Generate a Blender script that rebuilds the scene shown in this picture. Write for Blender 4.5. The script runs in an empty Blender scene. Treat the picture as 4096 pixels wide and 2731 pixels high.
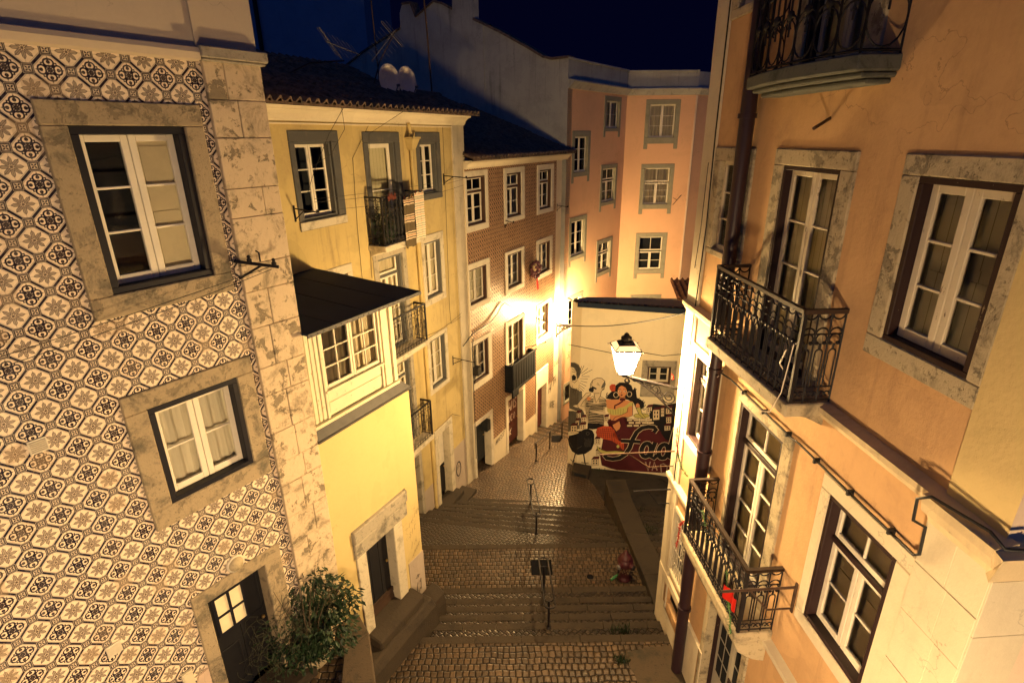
import bpy, bmesh, math, random
from mathutils import Vector, Matrix, noise as mnoise
R = random.Random(7)
pi = math.pi; H = pi/2
scene = bpy.context.scene
COL = scene.collection

# ------------------------------------------------------------------ node helpers
class X:
    def __init__(s, m, k): s.m, s.k = m, k
    def _b(s, o, op, rev=False):
        a, b = (o, s) if rev else (s, o)
        return s.m.math(op, a, b)
    def __add__(s, o): return s._b(o, 'ADD')
    __radd__ = __add__
    def __sub__(s, o): return s._b(o, 'SUBTRACT')
    def __rsub__(s, o): return s._b(o, 'SUBTRACT', True)
    def __mul__(s, o): return s._b(o, 'MULTIPLY')
    __rmul__ = __mul__
    def __truediv__(s, o): return s._b(o, 'DIVIDE')
    def __lt__(s, o): return s._b(o, 'LESS_THAN')
    def __gt__(s, o): return s._b(o, 'GREATER_THAN')
    def __abs__(s): return s.m.math('ABSOLUTE', s)
    def fr(s): return s.m.math('FRACT', s)
    def fl(s): return s.m.math('FLOOR', s)
    def mn(s, o): return s._b(o, 'MINIMUM')
    def mx(s, o): return s._b(o, 'MAXIMUM')

class Mat:
    def __init__(s, name, rough=.8, spec=.3, metal=0.):
        s.mat = bpy.data.materials.new(name); s.mat.use_nodes = True
        s.nt = s.mat.node_tree; s.b = s.nt.nodes['Principled BSDF']
        s.set('Roughness', rough); s.set('Specular IOR Level', spec); s.set('Metallic', metal)
        s._o = None
    def n(s, t): return s.nt.nodes.new(t)
    def link(s, a, b): s.nt.links.new(a.k if isinstance(a, X) else a, b)
    def put(s, sock, v):
        if isinstance(v, X): s.link(v, sock)
        elif isinstance(v, bpy.types.NodeSocket): s.link(v, sock)
        else: sock.default_value = v
    def set(s, nm, v):
        if isinstance(v, tuple) and len(v) == 3: v = (*v, 1)
        s.put(s.b.inputs[nm], v)
    def math(s, op, a, b=None, c=None):
        nd = s.n('ShaderNodeMath'); nd.operation = op
        s.put(nd.inputs[0], a)
        if b is not None: s.put(nd.inputs[1], b)
        if c is not None: s.put(nd.inputs[2], c)
        return X(s, nd.outputs[0])
    def obj(s):
        if s._o is None: s._o = s.n('ShaderNodeTexCoord').outputs['Object']
        return s._o
    def xyz(s):
        nd = s.n('ShaderNodeSeparateXYZ'); s.link(s.obj(), nd.inputs[0])
        return [X(s, nd.outputs[i]) for i in range(3)]
    def vec(s, x, y, z=0.):
        nd = s.n('ShaderNodeCombineXYZ')
        for i, v in enumerate((x, y, z)): s.put(nd.inputs[i], v)
        return nd.outputs[0]
    def mapv(s, sc=(1,1,1), loc=(0,0,0)):
        nd = s.n('ShaderNodeMapping'); s.link(s.obj(), nd.inputs[0])
        nd.inputs['Scale'].default_value = sc; nd.inputs['Location'].default_value = loc
        return nd.outputs[0]
    def noise(s, scale, detail=4, rough=.6, vec=None, dist=0.):
        nd = s.n('ShaderNodeTexNoise'); s.link(vec if vec is not None else s.obj(), nd.inputs['Vector'])
        nd.inputs['Scale'].default_value = scale; nd.inputs['Detail'].default_value = detail
        nd.inputs['Roughness'].default_value = rough; nd.inputs['Distortion'].default_value = dist
        return X(s, nd.outputs[0])
    def sm(s, v, a, b, lo=0., hi=1.):
        nd = s.n('ShaderNodeMapRange'); nd.interpolation_type = 'SMOOTHSTEP'
        s.put(nd.inputs[0], v)
        for i, q in enumerate((a, b, lo, hi)): nd.inputs[i+1].default_value = q
        return X(s, nd.outputs[0])
    def mix(s, f, a, b, mode='MIX'):
        nd = s.n('ShaderNodeMix'); nd.data_type = 'RGBA'; nd.blend_type = mode
        s.put(nd.inputs[0], f)
        for i, v in ((6, a), (7, b)):
            if isinstance(v, tuple): v = (*v, 1) if len(v) == 3 else v
            s.put(nd.inputs[i], v)
        return nd.outputs[2]
    def bump(s, hgt, strength=.5, dist=.01):
        nd = s.n('ShaderNodeBump'); nd.inputs['Strength'].default_value = strength
        nd.inputs['Distance'].default_value = dist
        s.put(nd.inputs['Height'], hgt); s.link(nd.outputs[0], s.b.inputs['Normal'])
    def color(s, v): s.set('Base Color', v)

def sc(c, k): return tuple(x*k for x in c)

def plaster(name, base, dirt=None, amt=.5, streak=.4, rough=.9, bump=.4, fine=40):
    m = Mat(name, rough, .2)
    dirt = dirt or sc(base, .55)
    big = m.sm(m.noise(.7, 5, .65), .42, .7)
    med = m.sm(m.noise(3.1, 6, .7, dist=.6), .5, .75)
    st = m.sm(m.noise(1., 5, .6, vec=m.mapv((4.5, 4.5, .35))), .52, .78)
    f = (big*.45 + med*.35 + st*streak)*amt
    c = m.mix(f.mn(1.), base, dirt)
    c = m.mix(m.sm(m.noise(fine*.5, 3), .35, .7)*.18, c, sc(base, 1.12))
    vo = m.n('ShaderNodeTexVoronoi'); vo.feature = 'DISTANCE_TO_EDGE'; vo.inputs['Scale'].default_value = .8
    dv = m.n('ShaderNodeVectorMath'); dv.operation = 'ADD'; m.link(m.obj(), dv.inputs[0])
    dn = m.n('ShaderNodeTexNoise'); m.link(m.obj(), dn.inputs['Vector']); dn.inputs['Scale'].default_value = 2.2; dn.inputs['Detail'].default_value = 6
    m.link(dn.outputs[1], dv.inputs[1]); m.link(dv.outputs[0], vo.inputs['Vector'])
    crk = (X(m, vo.outputs['Distance']) < .0032)*m.sm(m.noise(.6, 2, .5, vec=m.mapv((1,1,1), (4,9,2))), .5, .6)
    c = m.mix(crk*.4, c, sc(dirt, .4))
    pat = m.sm(m.noise(.9, 3, .5, vec=m.mapv((1,1,1), (21,2,8)), dist=.8), .585, .60)
    c = m.mix(pat*.22*amt*2, c, sc(base, .78))
    spot = m.sm(m.noise(9., 4, .7), .68, .76)
    c = m.mix(spot*.45*amt, c, sc(dirt, .55))
    m.color(c)
    m.bump(m.noise(fine, 6, .7)*.6 + m.noise(4., 4)*.7 + m.noise(1.3, 4)*1.6, bump, .012)
    return m.mat

def stone(name, base, dark, amt=.6, rough=.85, bump=.6, pit=18., patch=0.):
    m = Mat(name, rough, .25)
    a = m.sm(m.noise(2.2, 7, .72, dist=.4), .48, .68)
    b = m.sm(m.noise(pit, 5, .7), .56, .7)
    d = m.sm(m.noise(6., 6, .75, vec=m.mapv((1,1,1), (3,5,1))), .6, .72)
    c = m.mix((a*amt).mn(1.), base, dark)
    c = m.mix(b*.55*amt, c, sc(dark, .6))
    c = m.mix(d*.7*amt, c, sc(dark, .8))
    if patch:
        pn = m.noise(3.2, 8, .72, vec=m.mapv((1,1,1), (11,2,4)), dist=.3); pm_ = m.sm(pn, .565, .595)
        c = m.mix(pm_*patch, c, m.mix(m.noise(14., 5), sc(dark, .5), sc(dark, 1.2)))
        a = a + pm_*1.2
    m.color(c)
    m.bump(m.noise(pit*1.3, 6, .7) + a*-.4 + b*-.6, bump, .012)
    return m.mat

def paint(name, base, under=None, chip=.68, rough=.55, grain=True):
    m = Mat(name, rough, .35)
    c = m.mix(m.sm(m.noise(3., 5, .65), .4, .75)*.35, base, sc(base, .72))
    if under:
        n1 = m.noise(7., 7, .75, vec=m.mapv((2.2, 2.2, .8)))
        chipm = m.sm(n1, chip, chip+.02)
        c = m.mix(chipm, c, under)
        m.bump(n1*.3 + chipm*-.5, .5, .006)
    else:
        m.bump(m.noise(30., 3), .12, .004)
    m.color(c)
    return m.mat

def plain(name, base, rough=.7, spec=.3, metal=0., var=.3, scale=6.):
    m = Mat(name, rough, spec, metal)
    m.color(m.mix(m.sm(m.noise(scale, 5, .65), .35, .75)*var, base, sc(base, .45)))
    m.bump(m.noise(scale*6, 4), .15, .004)
    return m.mat

# ------------------------------------------------------------------ materials
M = {}
def azulejo(grp=None):
    m = Mat('azulejo_tile', .22, .45)
    x, y, z = m.xyz()
    P = .3485
    px = (x - (2.07 - P/2))/P; pz = (z - (10.31 - P/2 - ZB_LT))/P
    a = px.fr() - .5; b = pz.fr() - .5
    ax, az = abs(a), abs(b)
    M_, n_ = ax.mx(az), ax.mn(az)
    dsum = ax + az
    # small squares at the edge mid-points
    sq = abs(M_ - .5).mx(n_)
    insq = sq < .142
    # octagon A (inside) / B (outside)
    dA = m.math('SUBTRACT', .5, dsum)*.7071
    adA = abs(dA)
    inA = dA > 0.
    # B local
    bx = .5 - ax; bz = .5 - az
    def rr(p, q): return m.math('SQRT', p*p + q*q)
    # ---- motif A : fleuron with four lobes
    r = rr(ax, az)
    ring = abs(rr(M_ - .185, n_ - .028) - .088) < .021
    ring2 = (abs(rr(M_ - .12, n_ - .15) - .055) < .013)*(M_ > .1)
    plus = (n_ < .026)*(M_ < .125)
    dd = (M_ + n_)*.7071; pp = abs(M_ - n_)*.7071
    leaf = (pp < (m.math('SUBTRACT', .052, abs(dd - .135))*.95))
    leaf2 = ((pp < .016)*(dd < .10)).mx(r < .06)
    dot = (rr(M_ - .20, n_) < .045).mx((n_ < .02)*(abs(M_ - .25) < .06))
    dot2 = rr(dd - .24, pp) < .022
    stem = (n_ < .008)*(abs(M_ - .30) < .035)
    mA = ring.mx(plus).mx(leaf).mx(leaf2).mx(dot).mx(dot2).mx(ring2).mx(stem)
    # ---- motif B : eight-petal star
    M2, n2 = bx.mx(bz), bx.mn(bz)
    def petal(t, w):
        e = m.math('SUBTRACT', .125, abs(t - .16))*.66
        wd = e.mn(.047)
        return w < wd, w < (wd - .014)
    d2 = (M2 + n2)*.7071; p2 = abs(M2 - n2)*.7071
    o1, i1 = petal(M2, n2); o2, i2 = petal(d2, p2)
    out = o1.mx(o2); inn = i1.mx(i2)
    core = rr(M2, n2) < .035
    line = (inn*(n2.mn(p2) < .006))
    mB = (out - inn*.5).mx(core).mx(line)
    mB = mB*1.
    motif = inA*mA + (1. - inA)*mB
    # ---- band between octagons
    band = (adA < .035)
    thin = (abs(adA - .054) < .006)*.6
    motif = motif.mx(band).mx(thin)
    # ---- squares
    sborder = (sq > .086)*(1. - (abs(sq - .117) < .007)*.55)
    sring = (abs(sq - .078) < .006)
    sx = abs(M_ - .5); sdd = (sx + n_)*.7071; spp = abs(sx - n_)*.7071
    sleaf = spp < (m.math('SUBTRACT', .045, abs(sdd - .05))*.6)
    msq = sborder.mx(sring*.8).mx(sleaf)
    motif = insq*msq + (1. - insq)*motif
    # grout grid P/2
    ga = abs((px*2.).fr() - .5); gb = abs((pz*2.).fr() - .5)
    grout = (ga.mx(gb) > .487)
    # tonal variation per tile
    wn = m.n('ShaderNodeTexWhiteNoise'); wn.noise_dimensions = '2D'
    m.link(m.vec((px*2. + .5).fl(), (pz*2. + .5).fl()), wn.inputs['Vector'])
    v = X(m, wn.outputs['Value'])
    ground = m.mix(v*.5, (.84, .71, .54), (.74, .61, .45))
    inkA = m.mix(inA.mx(insq).mx(adA < .05), (.075, .045, .042), (.012, .011, .028))
    ink = m.mix(m.sm(m.noise(1.3, 3), .35, .7)*.7, inkA, (.035, .018, .022))
    c = m.mix((motif*1.05).mn(1.), ground, ink)
    odd = m.sm(v, .90, .96); c = m.mix(odd*.35, c, (.42, .30, .18))
    c = m.mix(grout*.45, c, (.26, .19, .12))
    c = m.mix(m.sm(m.noise(2.2, 6, .7), .58, .8)*.35, c, (.30, .22, .13))
    m.color(c)
    m.bump(v*.5 - grout*1.2 + m.noise(5., 2)*.5, .4, .006)
    m.set('Roughness', m.sm(m.noise(3., 3), .3, .8, .2, .42))
    return m.mat

def brown_tile():
    m = Mat('brown_pattern_tile', .3, .45)
    x, y, z = m.xyz()
    P = .142
    px = x/P; pz = z/P
    a = abs(px.fr() - .5); b = abs(pz.fr() - .5)
    r = m.math('SQRT', a*a + b*b)
    rc = m.math('SQRT', (.5 - a)*(.5 - a) + (.5 - b)*(.5 - b))
    dia = (a + b) < .33
    ring = (abs(r - .36) < .05)
    corner = rc < .2
    dark = (dia*.95).mx(ring*.55).mx(corner*.95)
    wn = m.n('ShaderNodeTexWhiteNoise'); wn.noise_dimensions = '2D'
    m.link(m.vec(px.fl(), pz.fl()), wn.inputs['Vector'])
    v = X(m, wn.outputs['Value'])
    g = m.mix(v, (.52, .33, .19), (.40, .24, .13))
    c = m.mix(dark, g, (.028, .014, .022))
    c = m.mix(m.sm(m.noise(1.2, 5), .55, .8)*.4, c, (.2, .11, .06))
    m.color(c)
    gr = (a.mx(b) > .47)
    m.bump(v*.6 - gr + m.noise(4., 2), .3, .006)
    return m.mat

def cobble(name, size, base, joint, rot=0., rough=.5, rnd=.42, wet=.0):
    m = Mat(name, rough, .5 + wet*3)
    x, y, z = m.xyz()
    ca, sa = math.cos(rot)/size, math.sin(rot)/size
    wob = m.noise(.9, 2); wob2 = m.noise(.9, 2, vec=m.mapv((1,1,1), (7,3,0)))
    j1 = m.noise(.75/size, 2, .5); j2 = m.noise(.75/size, 2, .5, vec=m.mapv((1,1,1), (17,5,0)))
    u = x*ca + y*sa + wob*.8 + (j1 - .5)*.36; v = y*ca - x*sa + wob2*1.2 + (j2 - .5)*.36
    row = v.fl()
    wr = m.n('ShaderNodeTexWhiteNoise'); wr.noise_dimensions = '1D'; m.link(row, wr.inputs['W'])
    u2 = u*(1.02) + X(m, wr.outputs['Value'])*.5 + row*.5
    wn = m.n('ShaderNodeTexWhiteNoise'); wn.noise_dimensions = '2D'; m.link(m.vec(u2.fl(), row), wn.inputs['Vector'])
    rv = X(m, wn.outputs['Value'])
    du = m.math('SUBTRACT', .5, abs(u2.fr() - .5)); dv = m.math('SUBTRACT', .5, abs(v.fr() - .5))
    d = m.math('SMOOTH_MIN', du, dv, .16) + .02
    d = d + (m.noise(.35/size*9, 4) - .5)*.05
    top = m.sm(d, .035, .11)
    st = m.mix(rv, sc(base, .6), sc(base, 1.35))
    st = m.mix(m.sm(m.noise(1.1, 5), .42, .7)*.6, st, sc(base, .38))
    st = m.mix(m.sm(m.noise(30., 4), .5, .75)*.45, st, sc(base, .45))
    st = m.mix(m.sm(m.noise(2.6, 3, .5, vec=m.mapv((1,1,1), (31,4,0))), .66, .70)*.6, st, sc(base, .25))
    m.color(m.mix(top, joint, st))
    m.set('Roughness', top*-.50 + .88 + m.noise(5., 3)*.12 - wet)
    m.bump(m.sm(d, .0, .22) + rv*.25 + m.noise(60., 4)*.1, .9, .03)
    return m.mat

def rooftile(name, base):
    m = Mat(name, .9, .2)
    c = m.mix(m.sm(m.noise(6., 5, .7), .35, .75), base, sc(base, .35))
    c = m.mix(m.sm(m.noise(1.5, 4), .5, .7)*.7, c, (.05, .05, .045))
    m.color(c); m.bump(m.noise(25., 5), .5, .01)
    return m.mat

def glass():
    m = Mat('window_glass'); nt = m.nt
    out = nt.nodes['Material Output']
    tr = m.n('ShaderNodeBsdfTransparent'); tr.inputs[0].default_value = (.95, .96, .94, 1)
    gl = m.n('ShaderNodeBsdfGlossy'); gl.inputs['Roughness'].default_value = .03
    fr = m.n('ShaderNodeFresnel'); fr.inputs[0].default_value = 1.5
    bp = m.n('ShaderNodeBump'); bp.inputs['Strength'].default_value = .22; bp.inputs['Distance'].default_value = .01
    m.link(m.noise(3., 2), bp.inputs['Height']); m.link(bp.outputs[0], gl.inputs['Normal'])
    mx = m.n('ShaderNodeMixShader'); m.link(fr.outputs[0], mx.inputs[0])
    m.link(tr.outputs[0], mx.inputs[1]); m.link(gl.outputs[0], mx.inputs[2])
    m.link(mx.outputs[0], out.inputs['Surface'])
    return m.mat

def curtain(name, base):
    m = Mat(name, .9, .1)
    x, y, z = m.xyz()
    f = m.noise(1., 3, .5, vec=m.mapv((14., 1., .7)))
    m.color(m.mix(m.sm(f, .35, .65)*.45, base, sc(base, .55)))
    m.bump(f, .8, .03)
    return m.mat

def boards(name, base, w=.16):
    m = Mat(name, .75, .2)
    x, y, z = m.xyz()
    g = abs((x/w).fr() - .5) > .47
    c = m.mix(m.sm(m.noise(2., 5), .4, .7)*.4, base, sc(base, .6))
    m.color(m.mix(g*.7, c, sc(base, .25))); m.bump(g*-1. + m.noise(20., 3)*.2, .5, .008)
    return m.mat

def emit(name, col, st):
    m = Mat(name); m.b.inputs['Base Color'].default_value = (*col, 1)
    m.b.inputs['Emission Color'].default_value = (*col, 1); m.b.inputs['Emission Strength'].default_value = st
    return m.mat

def cloth(name, cols, per):
    m = Mat(name, .95, .1)
    x, y, z = m.xyz()
    t = (z/per + (m.noise(4., 2) - .5)*.12).fr()
    c = cols[0][1]
    for th, cc in cols[1:]:
        c = m.mix(t > th, c, cc)
    m.color(c); m.bump(m.noise(120., 2) , .4, .004)
    return m.mat

def leafm(name, base):
    m = Mat(name, .55, .4)
    m.color(m.mix(m.sm(m.noise(5., 3), .35, .7), base, sc(base, .5)))
    return m.mat
# ------------------------------------------------------------------ mesh helpers
OFF = {}; ROOT = {}
class MB:
    def __init__(s): s.v, s.f, s.mi, s.m, s.sm = [], [], [], 0, []
    def mat(s, i): s.m = i; return s
    def face(s, pts, smooth=False):
        b = len(s.v); s.v += [tuple(p) for p in pts]
        s.f.append(tuple(range(b, b+len(pts)))); s.mi.append(s.m); s.sm.append(smooth); return s
    def faces(s, vs, fs, smooth=False):
        b = len(s.v); s.v += [tuple(p) for p in vs]
        for f in fs: s.f.append(tuple(i+b for i in f)); s.mi.append(s.m); s.sm.append(smooth)
        return s
    def hexa(s, p):   # 8 pts: bottom 4 (ccw from above), top 4
        return s.faces(p, [(0,3,2,1),(4,5,6,7),(0,1,5,4),(1,2,6,5),(2,3,7,6),(3,0,4,7)])
    def box(s, x0, x1, y0, y1, z0, z1):
        return s.hexa([(x0,y0,z0),(x1,y0,z0),(x1,y1,z0),(x0,y1,z0),(x0,y0,z1),(x1,y0,z1),(x1,y1,z1),(x0,y1,z1)])
    def prism(s, pts, y0, y1):      # outline in (x,z), extruded along y
        n = len(pts)
        a = sum(pts[i][0]*pts[(i+1)%n][1]-pts[(i+1)%n][0]*pts[i][1] for i in range(n))
        if a < 0: pts = pts[::-1]
        vs = [(p[0], y0, p[1]) for p in pts] + [(p[0], y1, p[1]) for p in pts]
        fs = [tuple(range(n)), tuple(range(2*n-1, n-1, -1))]
        for i in range(n): j = (i+1) % n; fs.append((j, i, i+n, j+n))
        return s.faces(vs, fs)
    def slab(s, pts, z0, z1):       # outline in (x,y), extruded along z
        n = len(pts)
        a = sum(pts[i][0]*pts[(i+1)%n][1]-pts[(i+1)%n][0]*pts[i][1] for i in range(n))
        if a < 0: pts = pts[::-1]
        vs = [(*p[:2], z0) for p in pts] + [(*p[:2], z1) for p in pts]
        fs = [tuple(range(n-1, -1, -1)), tuple(range(n, 2*n))]
        for i in range(n): j = (i+1) % n; fs.append((i, j, j+n, i+n))
        return s.faces(vs, fs)
    def profile(s, prof, x0, x1):   # outline in (y,z), extruded along x
        n = len(prof)
        a = sum(prof[i][0]*prof[(i+1)%n][1]-prof[(i+1)%n][0]*prof[i][1] for i in range(n))
        if a < 0: prof = prof[::-1]
        vs = [(x0, *p) for p in prof] + [(x1, *p) for p in prof]
        fs = [tuple(range(n-1, -1, -1)), tuple(range(n, 2*n))]
        for i in range(n): j = (i+1) % n; fs.append((i, j, j+n, i+n))
        return s.faces(vs, fs)
    def tube(s, path, r, n=6, closed=False, smooth=True):
        path = [Vector(p) for p in path]; k = len(path)
        rs = r if isinstance(r, (list, tuple)) else [r]*k
        rings = []; up = None
        for i, p in enumerate(path):
            if closed: t = path[(i+1) % k] - path[i-1]
            else: t = path[min(i+1, k-1)] - path[max(i-1, 0)]
            if t.length < 1e-9: t = Vector((0,0,1))
            t.normalize()
            if up is None:
                up = Vector((0,0,1)) if abs(t.z) < .9 else Vector((1,0,0))
            a = up - t*up.dot(t)
            if a.length < 1e-4: a = t.orthogonal()
            a.normalize(); up = a; b = t.cross(a)
            rings.append([p + (a*math.cos(2*pi*j/n) + b*math.sin(2*pi*j/n))*rs[i] for j in range(n)])
        vs = [q for rg in rings for q in rg]; fs = []
        for i in range(k if closed else k-1):
            i2 = (i+1) % k
            for j in range(n): fs.append((i*n+j, i*n+(j+1) % n, i2*n+(j+1) % n, i2*n+j))
        s.faces(vs, fs, smooth)
        if not closed: s.face(rings[0][::-1]); s.face(rings[-1])
        return s
    def lathe(s, prof, c, n=16, axis='z', smooth=True):   # prof: (r, h)
        vs = []; 
        for r, h in prof:
            for j in range(n):
                a = 2*pi*j/n; p = (r*math.cos(a), r*math.sin(a), h)
                if axis == 'y': p = (p[0], h, p[1])
                if axis == 'x': p = (h, p[0], p[1])
                vs.append((p[0]+c[0], p[1]+c[1], p[2]+c[2]))
        fs = []
        for i in range(len(prof)-1):
            for j in range(n): fs.append((i*n+j, i*n+(j+1) % n, (i+1)*n+(j+1) % n, (i+1)*n+j))
        s.faces(vs, fs, smooth)
        if prof[0][0] > 1e-4: s.face([vs[j] for j in range(n)][::-1])
        if prof[-1][0] > 1e-4: s.face([vs[-n+j] for j in range(n)])
        return s
    def ball(s, c, r, n=10, sq=(1,1,1)):
        k = n//2+1
        vs = []
        for i in range(k+1):
            t = pi*i/k
            for j in range(n):
                a = 2*pi*j/n
                vs.append((c[0]+r*sq[0]*math.sin(t)*math.cos(a), c[1]+r*sq[1]*math.sin(t)*math.sin(a), c[2]+r*sq[2]*math.cos(t)))
        fs = [(i*n+j, (i+1)*n+j, (i+1)*n+(j+1) % n, i*n+(j+1) % n) for i in range(k) for j in range(n)]
        return s.faces(vs, fs, True)
    def build(s, name, mats, parent=None, bevel=0., weld=False):
        if not isinstance(mats, (list, tuple)): mats = [mats]
        off = OFF.get(ROOT.get(parent.name)) if parent else (0,0,0)
        me = bpy.data.meshes.new(name)
        me.from_pydata([(v[0]-off[0], v[1]-off[1], v[2]-off[2]) for v in s.v], [], s.f)
        for m in mats: me.materials.append(m)
        for i, p in enumerate(me.polygons): p.material_index = s.mi[i]; p.use_smooth = s.sm[i]
        if weld:
            bm = bmesh.new(); bm.from_mesh(me); bmesh.ops.remove_doubles(bm, verts=bm.verts, dist=1e-4)
            bm.to_mesh(me); bm.free()
        me.update()
        o = bpy.data.objects.new(name, me); COL.objects.link(o)
        if parent: o.parent = parent; ROOT[o.name] = ROOT[parent.name]
        else: ROOT[o.name] = o.name; OFF[o.name] = (0,0,0)
        if bevel:
            b = o.modifiers.new('edge', 'BEVEL'); b.width = bevel; b.segments = 1; b.limit_method = 'ANGLE'; b.angle_limit = .7
        return o

def label(o, lab, cat, group=None):
    o['label'] = lab; o['category'] = cat
    if group: o['group'] = group
    return o
def thing(name, lab, cat, loc=(0,0,0), rz=0., group=None, off=None):
    o = bpy.data.objects.new(name, None); COL.objects.link(o); o.empty_display_size = .2
    o.location = loc; o.rotation_euler = (0, 0, rz)
    ROOT[o.name] = o.name; OFF[o.name] = off if off is not None else loc
    return label(o, lab, cat, group)
def structure(o): o['kind'] = 'structure'; return o
def single(mb, name, mats, lab, cat, base, group=None, bevel=0.):
    """a thing that is one mesh, its origin at base (world coordinates in mb)"""
    mb.v = [(v[0]-base[0], v[1]-base[1], v[2]-base[2]) for v in mb.v]
    o = mb.build(name, mats, None, bevel); o.location = base
    return label(o, lab, cat, group)

class Frame:
    """facade frame: X along the facade, Y into the wall, Z up"""
    def __init__(s, th, p0): s.th, s.p0 = th, p0
    def w(s, u, v, z):
        c, n = math.cos(s.th), math.sin(s.th)
        return Vector((s.p0[0]+u*c-v*n, s.p0[1]+u*n+v*c, z))
    def root(s, name, lab, cat, zb=0.): return thing(name, lab, cat, (*s.p0, zb), s.th, None, (0, 0, zb))

LT = Frame(H-.594, (-5.8, 3.918)); BU = Frame(H-.5, (-3.19, 7.784)); YF = Frame(H-.405, (-4.435, 10.833))
BF = Frame(H-.497, (-1.731, 17.141)); P1F = Frame(H-.61, (2.198, 24.384)); RFF = Frame(H+.0605+pi, (3.323, 8.284))
_q = P1F.w(6.36, 0, 0); P2F = Frame(.03, (_q.x, _q.y)); MF = Frame(-.1, (2.22, 18.58))

# ------------------------------------------------------------------ architecture
def wall_grid(mb, u0, u1, z0, z1, holes, v=0., slope=0.):
    us = sorted({u0, u1, *[min(max(q, u0), u1) for h in holes for q in h[:2]]})
    zs = sorted({z0, z1, *[min(max(q, z0), z1) for h in holes for q in h[2:]]})
    for i in range(len(us)-1):
        run = None
        for j in range(len(zs)-1):
            a, b, c, d = us[i], us[i+1], zs[j], zs[j+1]
            cu, cz = (a+b)/2, (c+d)/2
            hit = any(h[0] < cu < h[1] and h[2] < cz < h[3] for h in holes)
            if not hit: mb.face([(a, v, c), (b, v, c), (b, v, d), (a, v, d)])
def wall(root, name, mat, u0, u1, z0, z1, holes=(), v=0., depth=3., ends=True, top=True):
    mb = MB(); wall_grid(mb, u0, u1, z0, z1, holes, v)
    if ends:
        mb.face([(u0, v+depth, z0), (u0, v, z0), (u0, v, z1), (u0, v+depth, z1)])
        mb.face([(u1, v, z0), (u1, v+depth, z0), (u1, v+depth, z1), (u1, v, z1)])
        mb.face([(u1, v+depth, z0), (u0, v+depth, z0), (u0, v+depth, z1), (u1, v+depth, z1)])
    if top and ends: mb.face([(u0, v, z1), (u1, v, z1), (u1, v+depth, z1), (u0, v+depth, z1)])
    return mb.build(name, mat, root)
HOLES = {}
def frame_ring(mb, o, i, v0, v1, bottom=True):
    """boxes filling rect o minus rect i (u0,u1,z0,z1)"""
    mb.box(o[0], o[1], v0, v1, i[3], o[3])
    if bottom and i[2] > o[2]: mb.box(o[0], o[1], v0, v1, o[2], i[2])
    mb.box(o[0], i[0], v0, v1, i[2], i[3]); mb.box(i[1], o[1], v0, v1, i[2], i[3])
def casement(mb, pm, a, b, c, d, v, rows, cols=1, st=.055, mun=.028, dep=.045, bot=None, top=None):
    """one glazed leaf; adds bars to mb and panes to pm"""
    bot = bot or st*1.3; top = top or st
    mb.box(a, a+st, v, v+dep, c, d); mb.box(b-st, b, v, v+dep, c, d)
    mb.box(a+st, b-st, v, v+dep, c, c+bot); mb.box(a+st, b-st, v, v+dep, d-top, d)
    ia, ib, ic, id_ = a+st, b-st, c+bot, d-top
    for k in range(1, rows):
        z = ic + (id_-ic)*k/rows; mb.box(ia, ib, v+.006, v+dep-.006, z-mun/2, z+mun/2)
    for k in range(1, cols):
        u = ia + (ib-ia)*k/cols
        for r_ in range(rows):
            z0 = ic + (id_-ic)*r_/rows + (mun/2 if r_ else 0); z1 = ic + (id_-ic)*(r_+1)/rows - (mun/2 if r_ < rows-1 else 0)
            mb.box(u-mun/2, u+mun/2, v+.006, v+dep-.006, z0, z1)
    pm.face([(ia, v+dep*.6, ic), (ib, v+dep*.6, ic), (ib, v+dep*.6, id_), (ia, v+dep*.6, id_)])
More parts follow.
